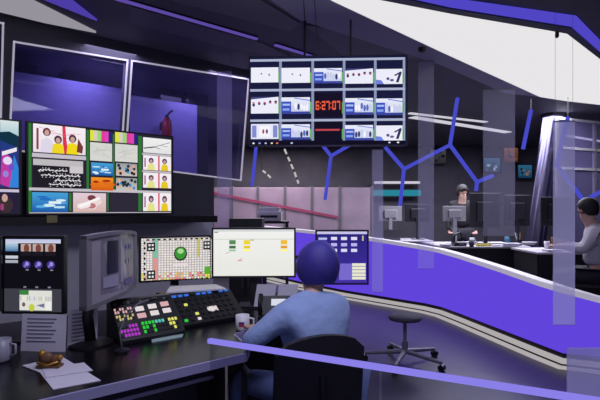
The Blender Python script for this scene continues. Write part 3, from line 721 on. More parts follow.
def cup(x, y, r, h, label, band=None):
    p = at_z(x, y, DZ)
    t = thing('mug', label, 'mug', p)
    build('body', MB().lathe(p, [(r*.85, 0), (r, .01), (r, h), (r*.88, h), (r*.85, .015), (.001, .012)], 20), M_white if band else mat('mug_grey', (150, 148, 165), .4), t, True)
    build('handle', MB().tube([p+Vector((r*.95, 0, h*.8)), p+Vector((r*1.6, 0, h*.75)), p+Vector((r*1.65, 0, h*.35)), p+Vector((r*.95, 0, h*.2))], .006, 6), M_white if band else MATS['mug_grey'], t, True)
    if band:
        lg = MB()
        for a0, a1, z0_, z1_ in ((-2.0, -1.2, .3, .62),):
            n = 6
            for i in range(n):
                u, v = a0+(a1-a0)*i/n, a0+(a1-a0)*(i+1)/n
                lg.quad(*[p+Vector((r*1.012*math.cos(w_), r*1.012*math.sin(w_), zz_*h)) for w_, zz_ in ((u, z0_), (v, z0_), (v, z1_), (u, z1_))])
        build('emblem', lg, mat('emblem_red', (190, 50, 70), .5), t)
        bl = MB()
        for i in range(4):
            u, v = -1.9+.15*i, -1.9+.15*(i+1)
            bl.quad(*[p+Vector((r*1.02*math.cos(w_), r*1.02*math.sin(w_), zz_*h)) for w_, zz_ in ((u, .48), (v, .48), (v, .6), (u, .6))])
        build('emblem_top', bl, mat('emblem_blue', (50, 60, 140), .5), t)
cup(242.5, 330, .043, .095, 'white mug with a small red emblem beside the blue sleeve', True)
cup(1, 361, .045, .11, 'grey cup cut off at the left edge of the desk')
# desk phone with white display, document holder
p = at_z(262, 321, DZ)
t = thing('desk_phone', 'black desk phone with a lit white display', 'phone', p)
X = Vector((1, .05, 0)); U = Vector((0, .5, .85)).normalized()
build('base', MB().prism([p+Vector((-.03, 0, 0)), p+Vector((.19, .01, 0)), p+Vector((.19, .14, 0)), p+Vector((-.03, .13, 0))], (0, 0, .03)), M_black, t, bevel=.004)
pf = MB().prism([p+Vector((-.03, .03, .03)), p+Vector((.19, .04, .03)), p+Vector((.19, .10, .15)), p+Vector((-.03, .09, .15))], (0, .03, .0)); build('panel', pf, M_char, t, bevel=.003)
def php(u, v, o=.002): return p+Vector((-.03+.22*u, .03+.01*u+.06*v-o, .03+.12*v+o))
build('display', MB().quad(php(.4, .5), php(.85, .5), php(.85, .85), php(.4, .85)), glow('phone_display', (215, 218, 232), 1), t)
build('handset', MB().tube([php(.08, .05, .02), php(.05, .5, .035), php(.08, .95, .02)], [.018, .012, .018], 8), M_black, t, True)
for i in range(3):
    for j in range(2): build('key', MB().prism([php(.45+.13*i, .1+.18*j), php(.54+.13*i, .1+.18*j), php(.54+.13*i, .22+.18*j), php(.45+.13*i, .22+.18*j)], (0, -.004, .002)), M_grey, t)
p = at_z(268, 309, DZ)
t = thing('document_holder', 'two pale sheets propped on a holder beneath the white monitor', 'document holder', p)
for i, dx in enumerate((-.11, .06)):
    a = p+Vector((dx, .02, .015)); up = Vector((.02, .06, .16))
    build('sheet', MB().prism([a, a+Vector((.15, .0, 0)), a+Vector((.15, 0, 0))+up, a+up], (0, .003, 0)), M_paper, t)
build('ledge', MB().box((-.13, -.0, 0), (.23, .06, .016), Matrix.Translation(p)), M_char, t)
build('back_support', MB().prism([p+Vector((-.1, .025, .016)), p+Vector((.2, .025, .016)), p+Vector((.2, .075, .12)), p+Vector((-.1, .075, .12))], (0, .006, 0)), M_char, t)
# black goose-neck microphone
p = at_z(122, 352, DZ)
t = thing('gooseneck_microphone', 'thin black gooseneck microphone curving up in front of the lit console', 'microphone', p)
build('base', MB().lathe(p, [(.04, 0), (.04, .012), (.015, .022)], 14), M_black, t)
g_ = [p+Vector((0, 0, .02)), p+Vector((-.02, .02, .1)), p+Vector((0, .06, .18)), p+Vector((.05, .1, .235)), p+Vector((.1, .14, .25))]
build('neck', MB().tube(g_, .005, 6), M_grey, t, True)
build('capsule', MB().tube([g_[-1], g_[-1]+Vector((.03, .03, .0))], .011, 8), M_black, t, True)

# ------------------------------------------------------------------ violet counter
bot = [(230, 272), (262, 279), (300, 288.5), (345, 298), (390, 306), (424, 312), (440, 316), (460, 324), (500, 341), (540, 358), (562, 367), (600, 371.5), (660, 378)]
top = [(230, 223), (262, 226), (300, 229.5), (345, 234), (390, 240.5), (424, 246), (440, 249), (460, 254.5), (500, 267), (540, 280.5), (562, 287), (600, 297), (660, 311)]
BT = []; TP = []
for (bx, by), (tx, ty) in zip(bot, top):
    b = at_z(bx, by, 0.0); BT.append(b)
    z = CH+(HZ-ty)/F*b.y; TP.append(Vector((b.x, b.y, z)))
t = thing('counter', 'long curving counter with a glowing violet front and pale rails', 'counter', (BT[6].x, BT[6].y, 0))
M_vio = glow('backlit_violet', (100, 70, 224), .95)
def outn(k):
    a = BT[max(0, k-1)]; b = BT[min(len(BT)-1, k+1)]; d = (b-a).normalized(); n = d.cross(Z3); return -n if n.y > 0 else n   # towards the camera
nrm = [outn(k) for k in range(len(BT))]
core = MB(); kick = MB(); rail = MB(); s1 = MB(); s2 = MB()
for k in range(len(BT)-1):
    a, b = BT[k], BT[k+1]; c, d = TP[k], TP[k+1]; na, nb = nrm[k], nrm[k+1]; H = Vector((0, 0, 1))
    # backlit panel piece
    lo, hi = .125, .055
    build('violet_panel', MB().prism([a-na*.03+H*lo, b-nb*.03+H*lo, d-nb*.03-H*hi, c-na*.03-H*hi], -(na+nb)*.01), M_vio, t)
    core.prism([a-na*.06, b-nb*.06, b-nb*.1, a-na*.1], H*(min(c.z, d.z)-.07))
    kick.prism([a-na*.02, b-nb*.02, b-nb*.06, a-na*.06], H*.125)
    rail.prism([c+na*.02-H*.055, d+nb*.02-H*.055, d-nb*.1-H*.055, c-na*.1-H*.055], H*.055)
    s1.prism([a+na*.01+H*.032, b+nb*.01+H*.032, b-nb*.02+H*.032, a-na*.02+H*.032], H*.05)
    s2.prism([a+na*.09, b+nb*.09, b+nb*.02, a+na*.02], H*.018)
build('core', core, M_char, t); build('kick_plate', kick, M_black, t)
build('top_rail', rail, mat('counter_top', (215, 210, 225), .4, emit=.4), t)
M_base = glow('base_light', (176, 170, 172), 1)
build('base_light_upper', s1, M_base, t); build('base_light_lower', s2, M_base, t)

# ------------------------------------------------------------------ violet reflection built as the lit rail of an added glass screen
RZ = .9
a, b = at_z(209, 338.5, RZ), at_z(640, 404.5, RZ)
t = thing('reflection_barrier', 'added low dark glass screen whose violet rail stands in for a reflected light line', 'barrier', Vector(((a.x+b.x)/2, (a.y+b.y)/2, 0)))
u = (b-a).normalized(); nn_ = u.cross(Z3)
build('reflection_rail', MB().prism([a-nn_*.012, b-nn_*.012, b+nn_*.012, a+nn_*.012], (0, 0, -.02)), glow('reflection_rail_glow', (138, 128, 232), 1), t)
lo = lambda p_: Vector((p_.x, p_.y, .0))
L = (b-a).length
M_bg = clear('barrier_glass', (.62, .62, .7), (.2, .2, .3), .0, .03, .03)
for k in range(2):
    p0, p1 = a+u*(L*k/2+.005), a+u*(L*(k+1)/2-.005)
    build('pane', MB().quad(lo(p0)+Z3*.03, lo(p1)+Z3*.03, p1-Z3*.02, p0-Z3*.02), M_bg, t)
build('floor_channel', MB().prism([lo(a)-nn_*.02, lo(b)-nn_*.02, lo(b)+nn_*.02, lo(a)+nn_*.02], (0, 0, .03)), M_char, t)

# ------------------------------------------------------------------ pale glass reflections built as hanging films and a standing panel
def film(x0, x1, d, yb, label, fac=.3, body=(.68, .66, 1), yt=None):
    a, b = P(x0, yb, d), P(x1, yb, d-.02); zt = CH+(HZ-yt)/F*d if yt else CEIL-.03
    t = thing('reflection_film', label, 'film', (a+b)/2, 'films standing in for glass reflections')
    build('film', MB().quad(a, b, Vector((b.x, b.y, zt)), Vector((a.x, a.y, zt))), clear('reflection_film_%d' % int(fac*1000), (.96, .95, 1), body, fac, .02, .2), t)
    build('top_bar', MB().prism([Vector((a.x, a.y-.006, zt)), Vector((b.x, b.y-.006, zt)), Vector((b.x, b.y+.006, zt)), Vector((a.x, a.y+.006, zt))], (0, 0, .008)), M_grey, t)
    for c_ in (a.lerp(b, .1), a.lerp(b, .9)): build('wire', MB().tube([Vector((c_.x, c_.y, zt)), Vector((c_.x, c_.y, CEIL))], .0012, 4), M_grey, t)  # added wires for the films standing in for reflections
    w_ = (b-a).normalized()*.006
    build('weight_bar', MB().prism([a, b, b+Vector((0, .003, 0)), a+Vector((0, .003, 0))], (0, 0, .003)), M_grey, t)
film(553, 575, 3.9, 325, 'wide pale violet film standing in for a reflection in front of the counter near the right edge', .66, yt=122)
film(418, 434, 5.4, 269, 'narrow film standing in for a reflection right of the multiview monitor', .24, yt=62)
film(217, 232, 5.2, 229, 'film standing in for a reflection behind the left side of the white monitor', .3, yt=72)
film(372, 383, 5.6, 292, 'slim film standing in for a reflection beside the violet blue monitor', .35, yt=150)
film(483, 515, 6.3, 236, 'faint broad film standing in for a reflection above the newsroom desk', .1, yt=90)
a, b = P(567.5, 348, 3.5), P(640, 348, 3.3)
t = thing('reflection_panel', 'low pale panel standing in for a reflection at the lower right corner', 'panel', Vector(((a.x+b.x)/2, (a.y+b.y)/2, 0)))
fl = lambda p_: Vector((p_.x, p_.y, 0))
build('pane', MB().prism([fl(a)+Z3*.02, fl(b)+Z3*.02, b, a], (0, .012, 0)), clear('frosted', (.96, .95, 1), (.7, .68, 1), .55, .03, .2), t)
build('foot', MB().prism([fl(a)-Vector((0, .05, 0)), fl(b)-Vector((0, .05, 0)), fl(b)+Vector((0, .06, 0)), fl(a)+Vector((0, .06, 0))], (0, 0, .02)), M_char, t)

# ------------------------------------------------------------------ people
def skin_mesh(name, verts, edges, radii, m, parent=None, base=(0, 0, 0), root=0, sub=2):
    me = bpy.data.meshes.new(name); loc = wloc(parent) if parent else Vector(base)
    me.from_pydata([tuple(Vector(v)-loc) for v in verts], edges, [])
    o = bpy.data.objects.new(name, me); COL.objects.link(o)
    if parent: o.parent = parent
    else: o.location = base
    sk = o.modifiers.new('skin', 'SKIN'); sk.use_smooth_shade = True
    me.skin_vertices or None
    if not me.skin_vertices:
        bm = bmesh.new(); bm.from_mesh(me); bm.verts.layers.skin.verify(); bm.to_mesh(me); bm.free()
    for i, r in enumerate(radii):
        sv = me.skin_vertices[0].data[i]; sv.radius = r if isinstance(r, tuple) else (r, r); sv.use_root = (i == root)
    ss = o.modifiers.new('sub', 'SUBSURF'); ss.levels = sub; ss.render_levels = sub
    me.materials.append(m); return o
class Sk:
    def __init__(s, T): s.v = []; s.e = []; s.r = []; s.T = T
    def add(s, p, r, to=None):
        s.v.append(s.T(p)); s.r.append(r); i = len(s.v)-1
        if to is not None: s.e.append((to, i))
        return i
    def chain(s, pts, to=None):
        for p, r in pts: to = s.add(p, r, to)
        return to
def person(label, base, yaw, J, cols, face=True, seat=True):
    """J: joints in the person's own frame (x right, y forward, z up)"""
    B = Vector(base); Rz = Matrix.Rotation(yaw, 3, 'Z'); T = lambda p: B+Rz @ Vector(p)
    skin, shirt, trs, hairc, shoe = cols
    k = Sk(T)
    pel = k.add(J['pelvis'], (.07, .06)); sp = k.add(J['spine'], (.085, .07), pel); ch = k.add(J['chest'], (.13, .085), sp); nb = k.add(J['neck'], .055, ch)
    H = Vector(J['head']); hf = Vector(J.get('look', (0, 1, 0))).normalized()
    h0 = k.add(H+Vector((0, 0, -.075))+hf*.01, .068, nb); h1 = k.add(H+Vector((0, 0, .0)), (.078, .092), h0); h2 = k.add(H+Vector((0, 0, .06)), (.07, .08), h1)
    if face:
        k.add(H+hf*.105+Vector((0, 0, -.01)), .014, h1)                         # nose
        k.add(H+hf*.085+Vector((0, 0, -.075)), .03, h0)                         # chin
        sd = Vector((hf.y, -hf.x, 0)); k.add(H+sd*.088, .018, h1); k.add(H-sd*.088, .018, h1)   # ears
    for sg, nm in ((1, 'r'), (-1, 'l')):
        sh, el, wr = J['sh_'+nm], J['el_'+nm], J['wr_'+nm]
        e = k.chain([(sh, .062), (Vector(sh).lerp(Vector(el), .5), .05), (el, .042), (Vector(el).lerp(Vector(wr), .5), .038), (wr, .027)], ch)
        d = (Vector(wr)-Vector(el)).normalized(); hd = Vector(J.get('hand_'+nm, (d.x, d.y, 0))).normalized(); side = hd.cross(Vector((0, 0, 1))).normalized()
        pal = k.add(Vector(wr)+hd*.05, (.034, .018), e)
        for i in range(4):
            o_ = side*(.028-.0187*i); ln = (.062, .074, .07, .055)[i]
            k.chain([(Vector(wr)+hd*.085+o_*.9, .0095), (Vector(wr)+hd*(.085+ln*.5)+o_*1.05+Vector((0, 0, .006)), .009), (Vector(wr)+hd*(.085+ln)+o_*1.1+Vector((0, 0, -.012)), .0075)], pal)
        th = side*(.045*(-sg)); k.chain([(Vector(wr)+hd*.045+th*.8, .011), (Vector(wr)+hd*.08+th*1.25+Vector((0, 0, -.006)), .009)], pal)
        hp, kn, an = J['hip_'+nm], J['kn_'+nm], J['an_'+nm]
        k.chain([(hp, .07), (Vector(hp).lerp(Vector(kn), .55), .072), (kn, .055), (Vector(kn).lerp(Vector(an), .4), .05), (an, .035), (Vector(an)+Vector((0, .1, -.05)), .035), (Vector(an)+Vector((0, .17, -.06)), .026)], pel)
    root = skin_mesh('person', k.v, k.e, k.r, skin, None, B, pel)
    tag(root, label, 'person')
    # shirt
    s = Sk(T); a = s.add(Vector(J['pelvis'])+Vector((0, 0, .03)), (.185, .16)); b = s.add(J['spine'], (.165, .135), a); c = s.add(J['chest'], (.17, .118), b)
    s.add(Vector(J['neck'])+Vector((0, 0, .02)), .072, c)
    for nm in 'rl':
        sh, el, wr = Vector(J['sh_'+nm]), Vector(J['el_'+nm]), Vector(J['wr_'+nm])
        s.chain([(sh, .08), (sh.lerp(el, .5), .066), (el, .056), (el.lerp(wr, .5), .05), (el.lerp(wr, .9), .042)], c)
    skin_mesh('shirt', s.v, s.e, s.r, shirt, root)
    s = Sk(T); a = s.add(J['pelvis'], (.18, .16))
    for nm in 'rl':
        hp, kn, an = Vector(J['hip_'+nm]), Vector(J['kn_'+nm]), Vector(J['an_'+nm])
        s.chain([(hp, .1), (hp.lerp(kn, .55), .085), (kn, .07), (kn.lerp(an, .5), .062), (an+Vector((0, 0, .02)), .055)], a)
    skin_mesh('trousers', s.v, s.e, s.r, trs, root)
    for nm in 'rl':
        an = Vector(J['an_'+nm]); s = Sk(T)
        s.chain([(an+Vector((0, -.03, -.045)), (.042, .04)), (an+Vector((0, .07, -.055)), (.045, .032)), (an+Vector((0, .18, -.062)), (.036, .025))])
        skin_mesh('shoe', s.v, s.e, s.r, shoe, root)
    # hair: cap with an open face
    mb = MB(); n, m = 20, 12; sd = Vector((hf.y, -hf.x, 0)); up = Vector((0, 0, 1)); i0 = 0; rngs = []
    hw = J.get('hair', 1.0)
    for j in range(m+1):
        th = math.pi*.72*j/m
        for i in range(n):
            ph = 2*math.pi*i/n; f = math.cos(ph)
            tt_ = th*(1-.42*max(0, f)**1.0) if j else 0.0001
            r = 1+.02*math.sin(5*ph+j)
            v = H+Vector((0, 0, .015))+(hf*f*.112+sd*math.sin(ph)*.098)*math.sin(tt_)*r*hw+up*.125*math.cos(tt_)*hw
            mb.v.append(T(v))
    for j in range(m):
        for i in range(n):
            a_, b_ = j*n+i, j*n+(i+1) % n; mb.f.append((a_, b_, b_+n, a_+n)); mb.c.append(None)
    hair = build('hair', mb, hairc, root, True)
    so = hair.modifiers.new('solid', 'SOLIDIFY'); so.thickness = .012; so.offset = 0
    if face:
        for sg in (-1, 1): build('eye', MB().ball(T(H+hf*.088+sd*.032*sg+Vector((0, 0, .012))), .012, 8, 6), mat('eye_dark', (30, 24, 26), .3), root, True)
        mo = MB().tube([T(H+hf*.1+sd*.02+Vector((0, 0, -.055))), T(H+hf*.104+Vector((0, 0, -.056))), T(H+hf*.1-sd*.02+Vector((0, 0, -.055)))], .005, 6)
        build('mouth', mo, mat('lips', (150, 90, 90), .5), root, True)
    return root
M_skin = mat('skin', (200, 160, 145), .6)
M_shirt = mat('blue_shirt', (140, 160, 205), .85, noise=.12, scale=14, bump=.5)
M_jean = mat('blue_jeans', (115, 130, 175), .85, noise=.15, scale=30)
M_hair = mat('hair_violet_reflection', (58, 48, 140), .65, noise=.25, scale=30, stretch=(1, 1, .2))  # violet reflection over the head painted into the hair colour
M_hair2 = mat('hair_dark', (26, 22, 28), .6)
# operator: seated with the back to the camera, left arm out to the console
OP = Vector((.09, 2.62, 0)); yaw = math.radians(26)
J = dict(pelvis=(.0, -.06, .56), spine=(-.01, -.03, .74), chest=(-.015, .03, .90), neck=(.02, .07, 1.035), head=(.055, .09, 1.163), look=(-.2, 1, -.1),
         sh_r=(.155, .03, .955), el_r=(.24, .16, .77), wr_r=(.12, .36, .80), sh_l=(-.185, .03, .935), el_l=(-.365, .06, .80), wr_l=(-.24, .30, .80),
         hip_r=(.1, -.02, .53), kn_r=(.16, .40, .52), an_r=(.14, .42, .1), hip_l=(-.11, -.02, .53), kn_l=(-.33, .33, .52), an_l=(-.32, .28, .1),
         hand_l=(.1, 1, -.02), hand_r=(-.4, 1, -.02), hair=1.16)
person('person in a blue shirt seated with the back turned at the desk', OP, yaw, J, (M_skin, M_shirt, M_jean, M_hair, M_black), True)
def office_chair(label, base, yaw, seat_z, back_z, seatm, basem, back=True, arms=True):
    B = Vector(base); Rz = Matrix.Rotation(yaw, 4, 'Z'); M = Matrix.Translation(B) @ Rz
    t = thing('office_chair', label, 'chair', B)
    for i in range(5):
        a = 2*math.pi*i/5+.3; d = Vector((math.cos(a), math.sin(a), 0))*(1 if back else 1.3)
        lg = build('base_arm', MB().tube([M @ Vector((0, 0, .11)), M @ (d*.3+Vector((0, 0, .075)))], [.026, .016], 8), basem, t)
        p = d*.3
        c = MB(); c.tube([M @ (p+Vector((-d.y*.02, d.x*.02, .03))), M @ (p-Vector((-d.y*.02, d.x*.02, -.03)))], .03, 12); build('caster', c, M_black, lg)
    build('gas_column', MB().lathe(B+Vector((0, 0, .09)), [(.03, 0), (.03, .12), (.018, .13), (.018, seat_z-.15)], 12), basem, t)
    if not back: build('seat', MB().lathe(B+Vector((0, 0, seat_z-.05)), [(.1, 0), (.155, .01), (.165, .03), (.15, .05), (.02, .055)], 24), seatm, t, True)
    else: build('seat', MB().box((-.24, -.23, seat_z-.06), (.24, .24, seat_z), M), seatm, t, bevel=.03)
    if back:
        bm_ = MB(); n = 8
        for i in range(n):
            x0, x1 = -.23+.46*i/n, -.23+.46*(i+1)/n; f = lambda x: -.29+.5*x*x
            ztop = lambda x: back_z-1.0*x*x-(.5*max(0, abs(x)-.17))
            bm_.prism([M @ Vector((x0, f(x0), seat_z+.08)), M @ Vector((x1, f(x1), seat_z+.08)), M @ Vector((x1, f(x1)-.03, ztop(x1))), M @ Vector((x0, f(x0)-.03, ztop(x0)))], (Rz.to_3x3() @ Vector((0, -.035, 0))))
        build('backrest', bm_, seatm, t)
        build('back_bar', MB().tube([M @ Vector((0, -.1, seat_z-.05)), M @ Vector((0, -.36, seat_z+.0)), M @ Vector((0, -.34, seat_z+.25))], .02, 8), M_black, t)
    if arms:
        for sx in (-1, 1):
            build('armrest', MB().tube([M @ Vector((sx*.24, 0, seat_z-.03)), M @ Vector((sx*.3, 0, seat_z+.0)), M @ Vector((sx*.3, 0, seat_z+.2)), M @ Vector((sx*.3, .12, seat_z+.21)), M @ Vector((sx*.3, -.12, seat_z+.21))], .016, 8), M_char, t)
    return t
office_chair('dark office chair under the person in the blue shirt', OP+Vector((-.1, .0, 0)), .36, .46, .9, mat('chair_fabric', (30, 28, 40), .8, noise=.2, scale=30), M_char)
sb = at_z(405, 362, 0)
office_chair('empty swivel stool with a pale five star base on the floor', sb, .2, .46, .8, mat('stool_seat', (62, 60, 80), .8), mat('stool_base', (104, 101, 124), .5), False, False)

# ------------------------------------------------------------------ newsroom beyond the counter
# blue reflections in the glass, modelled as branching glowing tubes
def net(label, nodes, edges, r, ds):
    pts = {k: P(x, y, ds) if not isinstance(ds, dict) else P(x, y, ds[k]) for k, (x, y) in nodes.items()}
    b = min(pts.values(), key=lambda v: v.z)
    t = thing('reflection_tubes', label, 'reflection tube', b, 'blue reflections built as tubes')
    for i, j in edges: build('tube', MB().tube([pts[i], pts[j]], r, 10), M_refl_blue, t, True)
    for k, p in pts.items():
        if sum(k in e for e in edges) > 1: build('joint', MB().ball(p, r*1.15, 10, 8), M_refl_blue, t, True)
    top = max(pts.values(), key=lambda v: v.z)
    if top.z < CEIL-.02: build('hanger', MB().tube([top, Vector((top.x, top.y, CEIL))], .004, 5), M_black, t)  # added hanger for the tubes standing in for reflections
    return t
net('large blue reflection built as branching tubes right of the hanging monitor', dict(a=(385, 147), b=(404, 169), c=(400, 206), d=(450, 145), e=(457.5, 98), f=(477, 182), g=(476, 191), h=(493, 175.5)), [('a', 'b'), ('b', 'c'), ('b', 'd'), ('d', 'e'), ('d', 'f'), ('f', 'g'), ('f', 'h')], .028, 7.1)
net('blue reflection built as a forked tube below the middle of the hanging monitor', dict(a=(312, 132), b=(331, 156), c=(325, 200), d=(362, 138)), [('a', 'b'), ('b', 'c'), ('b', 'd')], .03, 8)
net('single upright blue reflection tube below the left end of the hanging monitor', dict(a=(257, 138), b=(252, 186)), [('a', 'b')], .028, 8)
net('single upright blue reflection tube beside the shiny column', dict(a=(531, 110), b=(523, 149)), [('a', 'b')], .028, 7.1)
net('pale blue reflection built as a forked tube behind the reflection film at right', dict(a=(568, 117), b=(557, 165), c=(584, 201), d=(625, 178)), [('a', 'b'), ('b', 'c'), ('c', 'd')], .03, 7.1)
# lit back office
dB = 11.0
t = thing('office_partition', 'pale pinkish lit partition behind the desks in the middle distance', 'partition', Vector((P(290, 0, dB).x, dB, PLAT)))
xs = [205, 232, 258, 285, 312, 340, 372]
M_pp = mat('partition_panel', (160, 142, 162), .5, noise=.35, scale=2)
for k in range(6):
    a, b = P(xs[k]+.4, 187.5, dB), P(xs[k+1]-.4, 187.5, dB)
    pn = build('panel', MB().box((a.x, dB, PLAT), (b.x, dB+.06, a.z)), M_pp, t, bevel=.01)
    build('post', MB().box((b.x-.02, dB-.02, PLAT), (b.x+.04, dB+.07, a.z+.03)), M_grey, t)
a, b = P(214, 192, dB-.03), P(338, 216, dB-.03)
build('red_stripe', MB().prism([a, b, b+Vector((0, 0, -.06)), a+Vector((0, 0, -.06))], (0, -.01, 0)), mat('stripe_red', (160, 70, 105), .5), t)
def wall_lamp(x0, x1, y0, y1, d, col, label):
    a, b = P(x0, y1, d), P(x1, y0, d)
    t = thing('wall_light', label, 'wall light', Vector(((a.x+b.x)/2, d, a.z)))
    build('diffuser', MB().box((a.x, d-.03, a.z), (b.x, d, b.z)), glow('wall_light_%d' % x0, col, 1), t, bevel=.01)
    build('back_plate', MB().box((a.x-.02, d, a.z-.02), (b.x+.02, 13-.0, b.z+.02)) if False else MB().box((a.x-.02, d, a.z-.02), (b.x+.02, d+.05, b.z+.02)), M_char, t)
    for x in (a.x+.1, b.x-.1): build('bracket', MB().tube([(x, d+.04, (a.z+b.z)/2), (x, 13, (a.z+b.z)/2)], .015, 6), M_char, t)
wall_lamp(374, 420, 181.3, 183.8, 12.6, (205, 200, 215), 'thin white wall light bar in the newsroom')
wall_lamp(372, 421, 190, 196, 12.6, (40, 130, 150), 'teal wall light bar below the white one')
# strings of small white lamps hung in front of the far wall
def string(label, pts, d):
    q = [P(x, y, d) for x, y in pts]
    t = thing('lamp_string', label, 'string light', q[-1], 'lamp strings in the back office')
    build('cord', MB().tube([Vector((q[0].x, d, CEIL))]+q, .006, 5), M_black, t)
    for i in range(len(q)-1):
        a, b = q[i].lerp(q[i+1], .15), q[i].lerp(q[i+1], .75)
        build('lamp', MB().tube([a, b], .022, 6), glow('string_white', (190, 188, 185), 1), t)
string('slanting string of small white lamps under the hanging monitor', ((284, 148), (287.5, 156), (290.5, 163), (294, 171), (297, 179), (299, 185)), 9.5)
string('short slanting string of lamps left of the longer one', ((262, 170), (267, 174), (272, 179)), 9.5)
# cabinet with printer
t = thing('storage_cabinet', 'black cabinet behind the bright white monitor', 'cabinet', P(245, 300, 5.0)*Vector((1, 1, 0)) if False else Vector((P(245, 0, 5.0).x, 5.1, 0)))
a, b = P(229, 218.5, 4.95), P(262, 218.5, 4.95)
build('body', MB().box((a.x, 4.95, .06), (b.x, 5.3, a.z)), M_black, t, bevel=.006)
build('plinth', MB().box((a.x+.02, 4.98, 0), (b.x-.02, 5.28, .06)), M_char, t)
for k in range(2):
    x0 = a.x+(b.x-a.x)*k/2
    dr = build('door', MB().box((x0+.006, 4.93, .08), (x0+(b.x-a.x)/2-.006, 4.95, a.z-.02)), M_char, t)
    hx = a.x+(b.x-a.x)/2+(.03 if k else -.03); build('handle', MB().box((hx-.005, 4.915, .7), (hx+.005, 4.93, .85)), M_steel, dr)
p = P(267, 221, 6.6)
t = thing('filing_trolley', 'dark trolley behind the cabinet carrying a white printer', 'trolley', Vector((p.x, p.y, 0)))
build('top', MB().box((p.x-.2, p.y-.2, p.z-.03), (p.x+.3, p.y+.25, p.z)), M_char, t, bevel=.005)
for dx in (-.18, .26):
    for dy in (-.17, .21): build('leg', MB().box((p.x+dx, p.y+dy, 0), (p.x+dx+.03, p.y+dy+.03, p.z-.03)), M_char, t)
build('shelf', MB().box((p.x-.19, p.y-.19, .3), (p.x+.29, p.y+.24, .33)), M_char, t)
t = thing('printer', 'white printer standing on the trolley left of the seated person', 'printer', p)
build('body', MB().box((p.x-.12, p.y-.15, p.z), (p.x+.2, p.y+.18, p.z+.13)), M_white, t, bevel=.012)
build('lid', MB().box((p.x-.1, p.y-.12, p.z+.13), (p.x+.18, p.y+.16, p.z+.19)), M_white, t, bevel=.012)
build('paper_slot', MB().box((p.x-.08, p.y-.155, p.z+.05), (p.x+.15, p.y-.149, p.z+.08)), M_char, t)

# desks
NZ = PLAT+.75
M_ndesk = mat('newsroom_desk_top', (196, 192, 204), .4, noise=.06, scale=6)
M_nfront = mat('newsroom_desk_front', (30, 28, 38), .6)
def ndesk(label, x0, x1, d0, dp):
    a, b = P(x0, 0, d0).x, P(x1, 0, d0).x
    t = thing('office_desk', label, 'desk', Vector(((a+b)/2, d0+dp/2, PLAT)), 'newsroom desks')
    build('tabletop', MB().box((a, d0, NZ-.03), (b, d0+dp, NZ)), M_ndesk, t, bevel=.005)
    build('modesty_panel', MB().box((a+.04, d0+.03, PLAT+.02), (b-.04, d0+.06, NZ-.03)), M_nfront, t)
    for x in (a+.02, b-.06): build('leg_panel', MB().box((x, d0+.06, PLAT), (x+.04, d0+dp-.05, NZ-.03)), M_nfront, t)
    return a, b
ndesk('pale topped newsroom desk crowded with papers in front of the black monitors', 441, 531, 7.25, 1.1)
ndesk('pale topped newsroom desk farther back, left of the standing person', 376, 434, 8.6, .8)
ndesk('pale topped newsroom desk beside the person in grey at right', 538, 640, 6.25, .8)
def nmon(label, x0, x1, d, yt, yb, m, back=True, lit=None):
    a, b = P(x0, 0, d).x, P(x1, 0, d).x; z1, z0 = CH+(HZ-yt)/F*d, CH+(HZ-yb)/F*d
    c = (a+b)/2
    t = thing('computer_monitor', label, 'monitor', Vector((c, d, NZ)), 'newsroom monitors')
    build('casing', MB().box((a, d, z0), (b, d+.03, z1)), m, t, bevel=.006)
    build('rear_bulge', MB().box((c-(b-a)*.28, d-.035, z0+(z1-z0)*.2), (c+(b-a)*.28, d, z0+(z1-z0)*.75)), m, t, bevel=.012)
    build('screen', MB().box((a+.012, d+.03, z0+.015), (b-.012, d+.032, z1-.012)), mat('screen_off', (22, 22, 30), .2) if not lit else lit, t)
    build('neck', MB().box((c-.03, d-.03, NZ+.01), (c+.03, d-.005, z0+(z1-z0)*.4)), m, t)
    build('foot', MB().box((c-.11, d-.1, NZ), (c+.11, d+.08, NZ+.012)), m, t, bevel=.004)
M_nb = mat('monitor_back_black', (26, 24, 34), .45)
nmon('black monitor seen from behind, left one on the newsroom desk', 470, 500, 7.8, 193, 228, M_nb)
nmon('black monitor seen from behind, right one next to the shiny column', 504, 530, 7.8, 195, 226, M_nb)
nmon('grey backed monitor in front of the standing person', 443, 466, 7.75, 206, 221, mat('monitor_back_grey', (150, 148, 156), .5))
nmon('black monitor seen through the hanging film at right', 541, 572, 6.8, 197, 226, M_nb)
nmon('light grey monitor on the farther newsroom desk', 379, 402, 9.0, 206, 221, MATS['monitor_back_grey'])
nmon('dark monitor on the farther newsroom desk', 405, 430, 9.0, 204, 222, M_nb)
def item(name, label, cat, parts, base, grp='clutter on the newsroom desk'):
    t = thing(name, label, cat, base, grp)
    for nm, mb_, m, *k in parts: build(nm, mb_, m, t, *(k or []))
def dp(x, d):
    d += .72+(d-6.55)*.6 if x < 535 else 0
    return Vector((P(x, 0, d).x, d, NZ))
p = dp(459, 6.6)
item('desk_telephone', 'black telephone with a raised handset on the newsroom desk', 'phone', [('base', MB().prism([p+Vector((-.09, -.07, 0)), p+Vector((.09, -.07, 0)), p+Vector((.09, .1, 0)), p+Vector((-.09, .1, 0))], (0, 0, .05)), M_black), ('handset', MB().tube([p+Vector((-.1, -.03, .06)), p+Vector((-.07, 0, .17)), p+Vector((.03, .05, .2)), p+Vector((.06, .06, .13))], [.03, .02, .02, .03], 8), M_black, True), ('display', MB().box((-.02, -.072, .02), (.06, -.071, .045), Matrix.Translation(p)), M_grey)], p)
p = dp(484, 6.58)
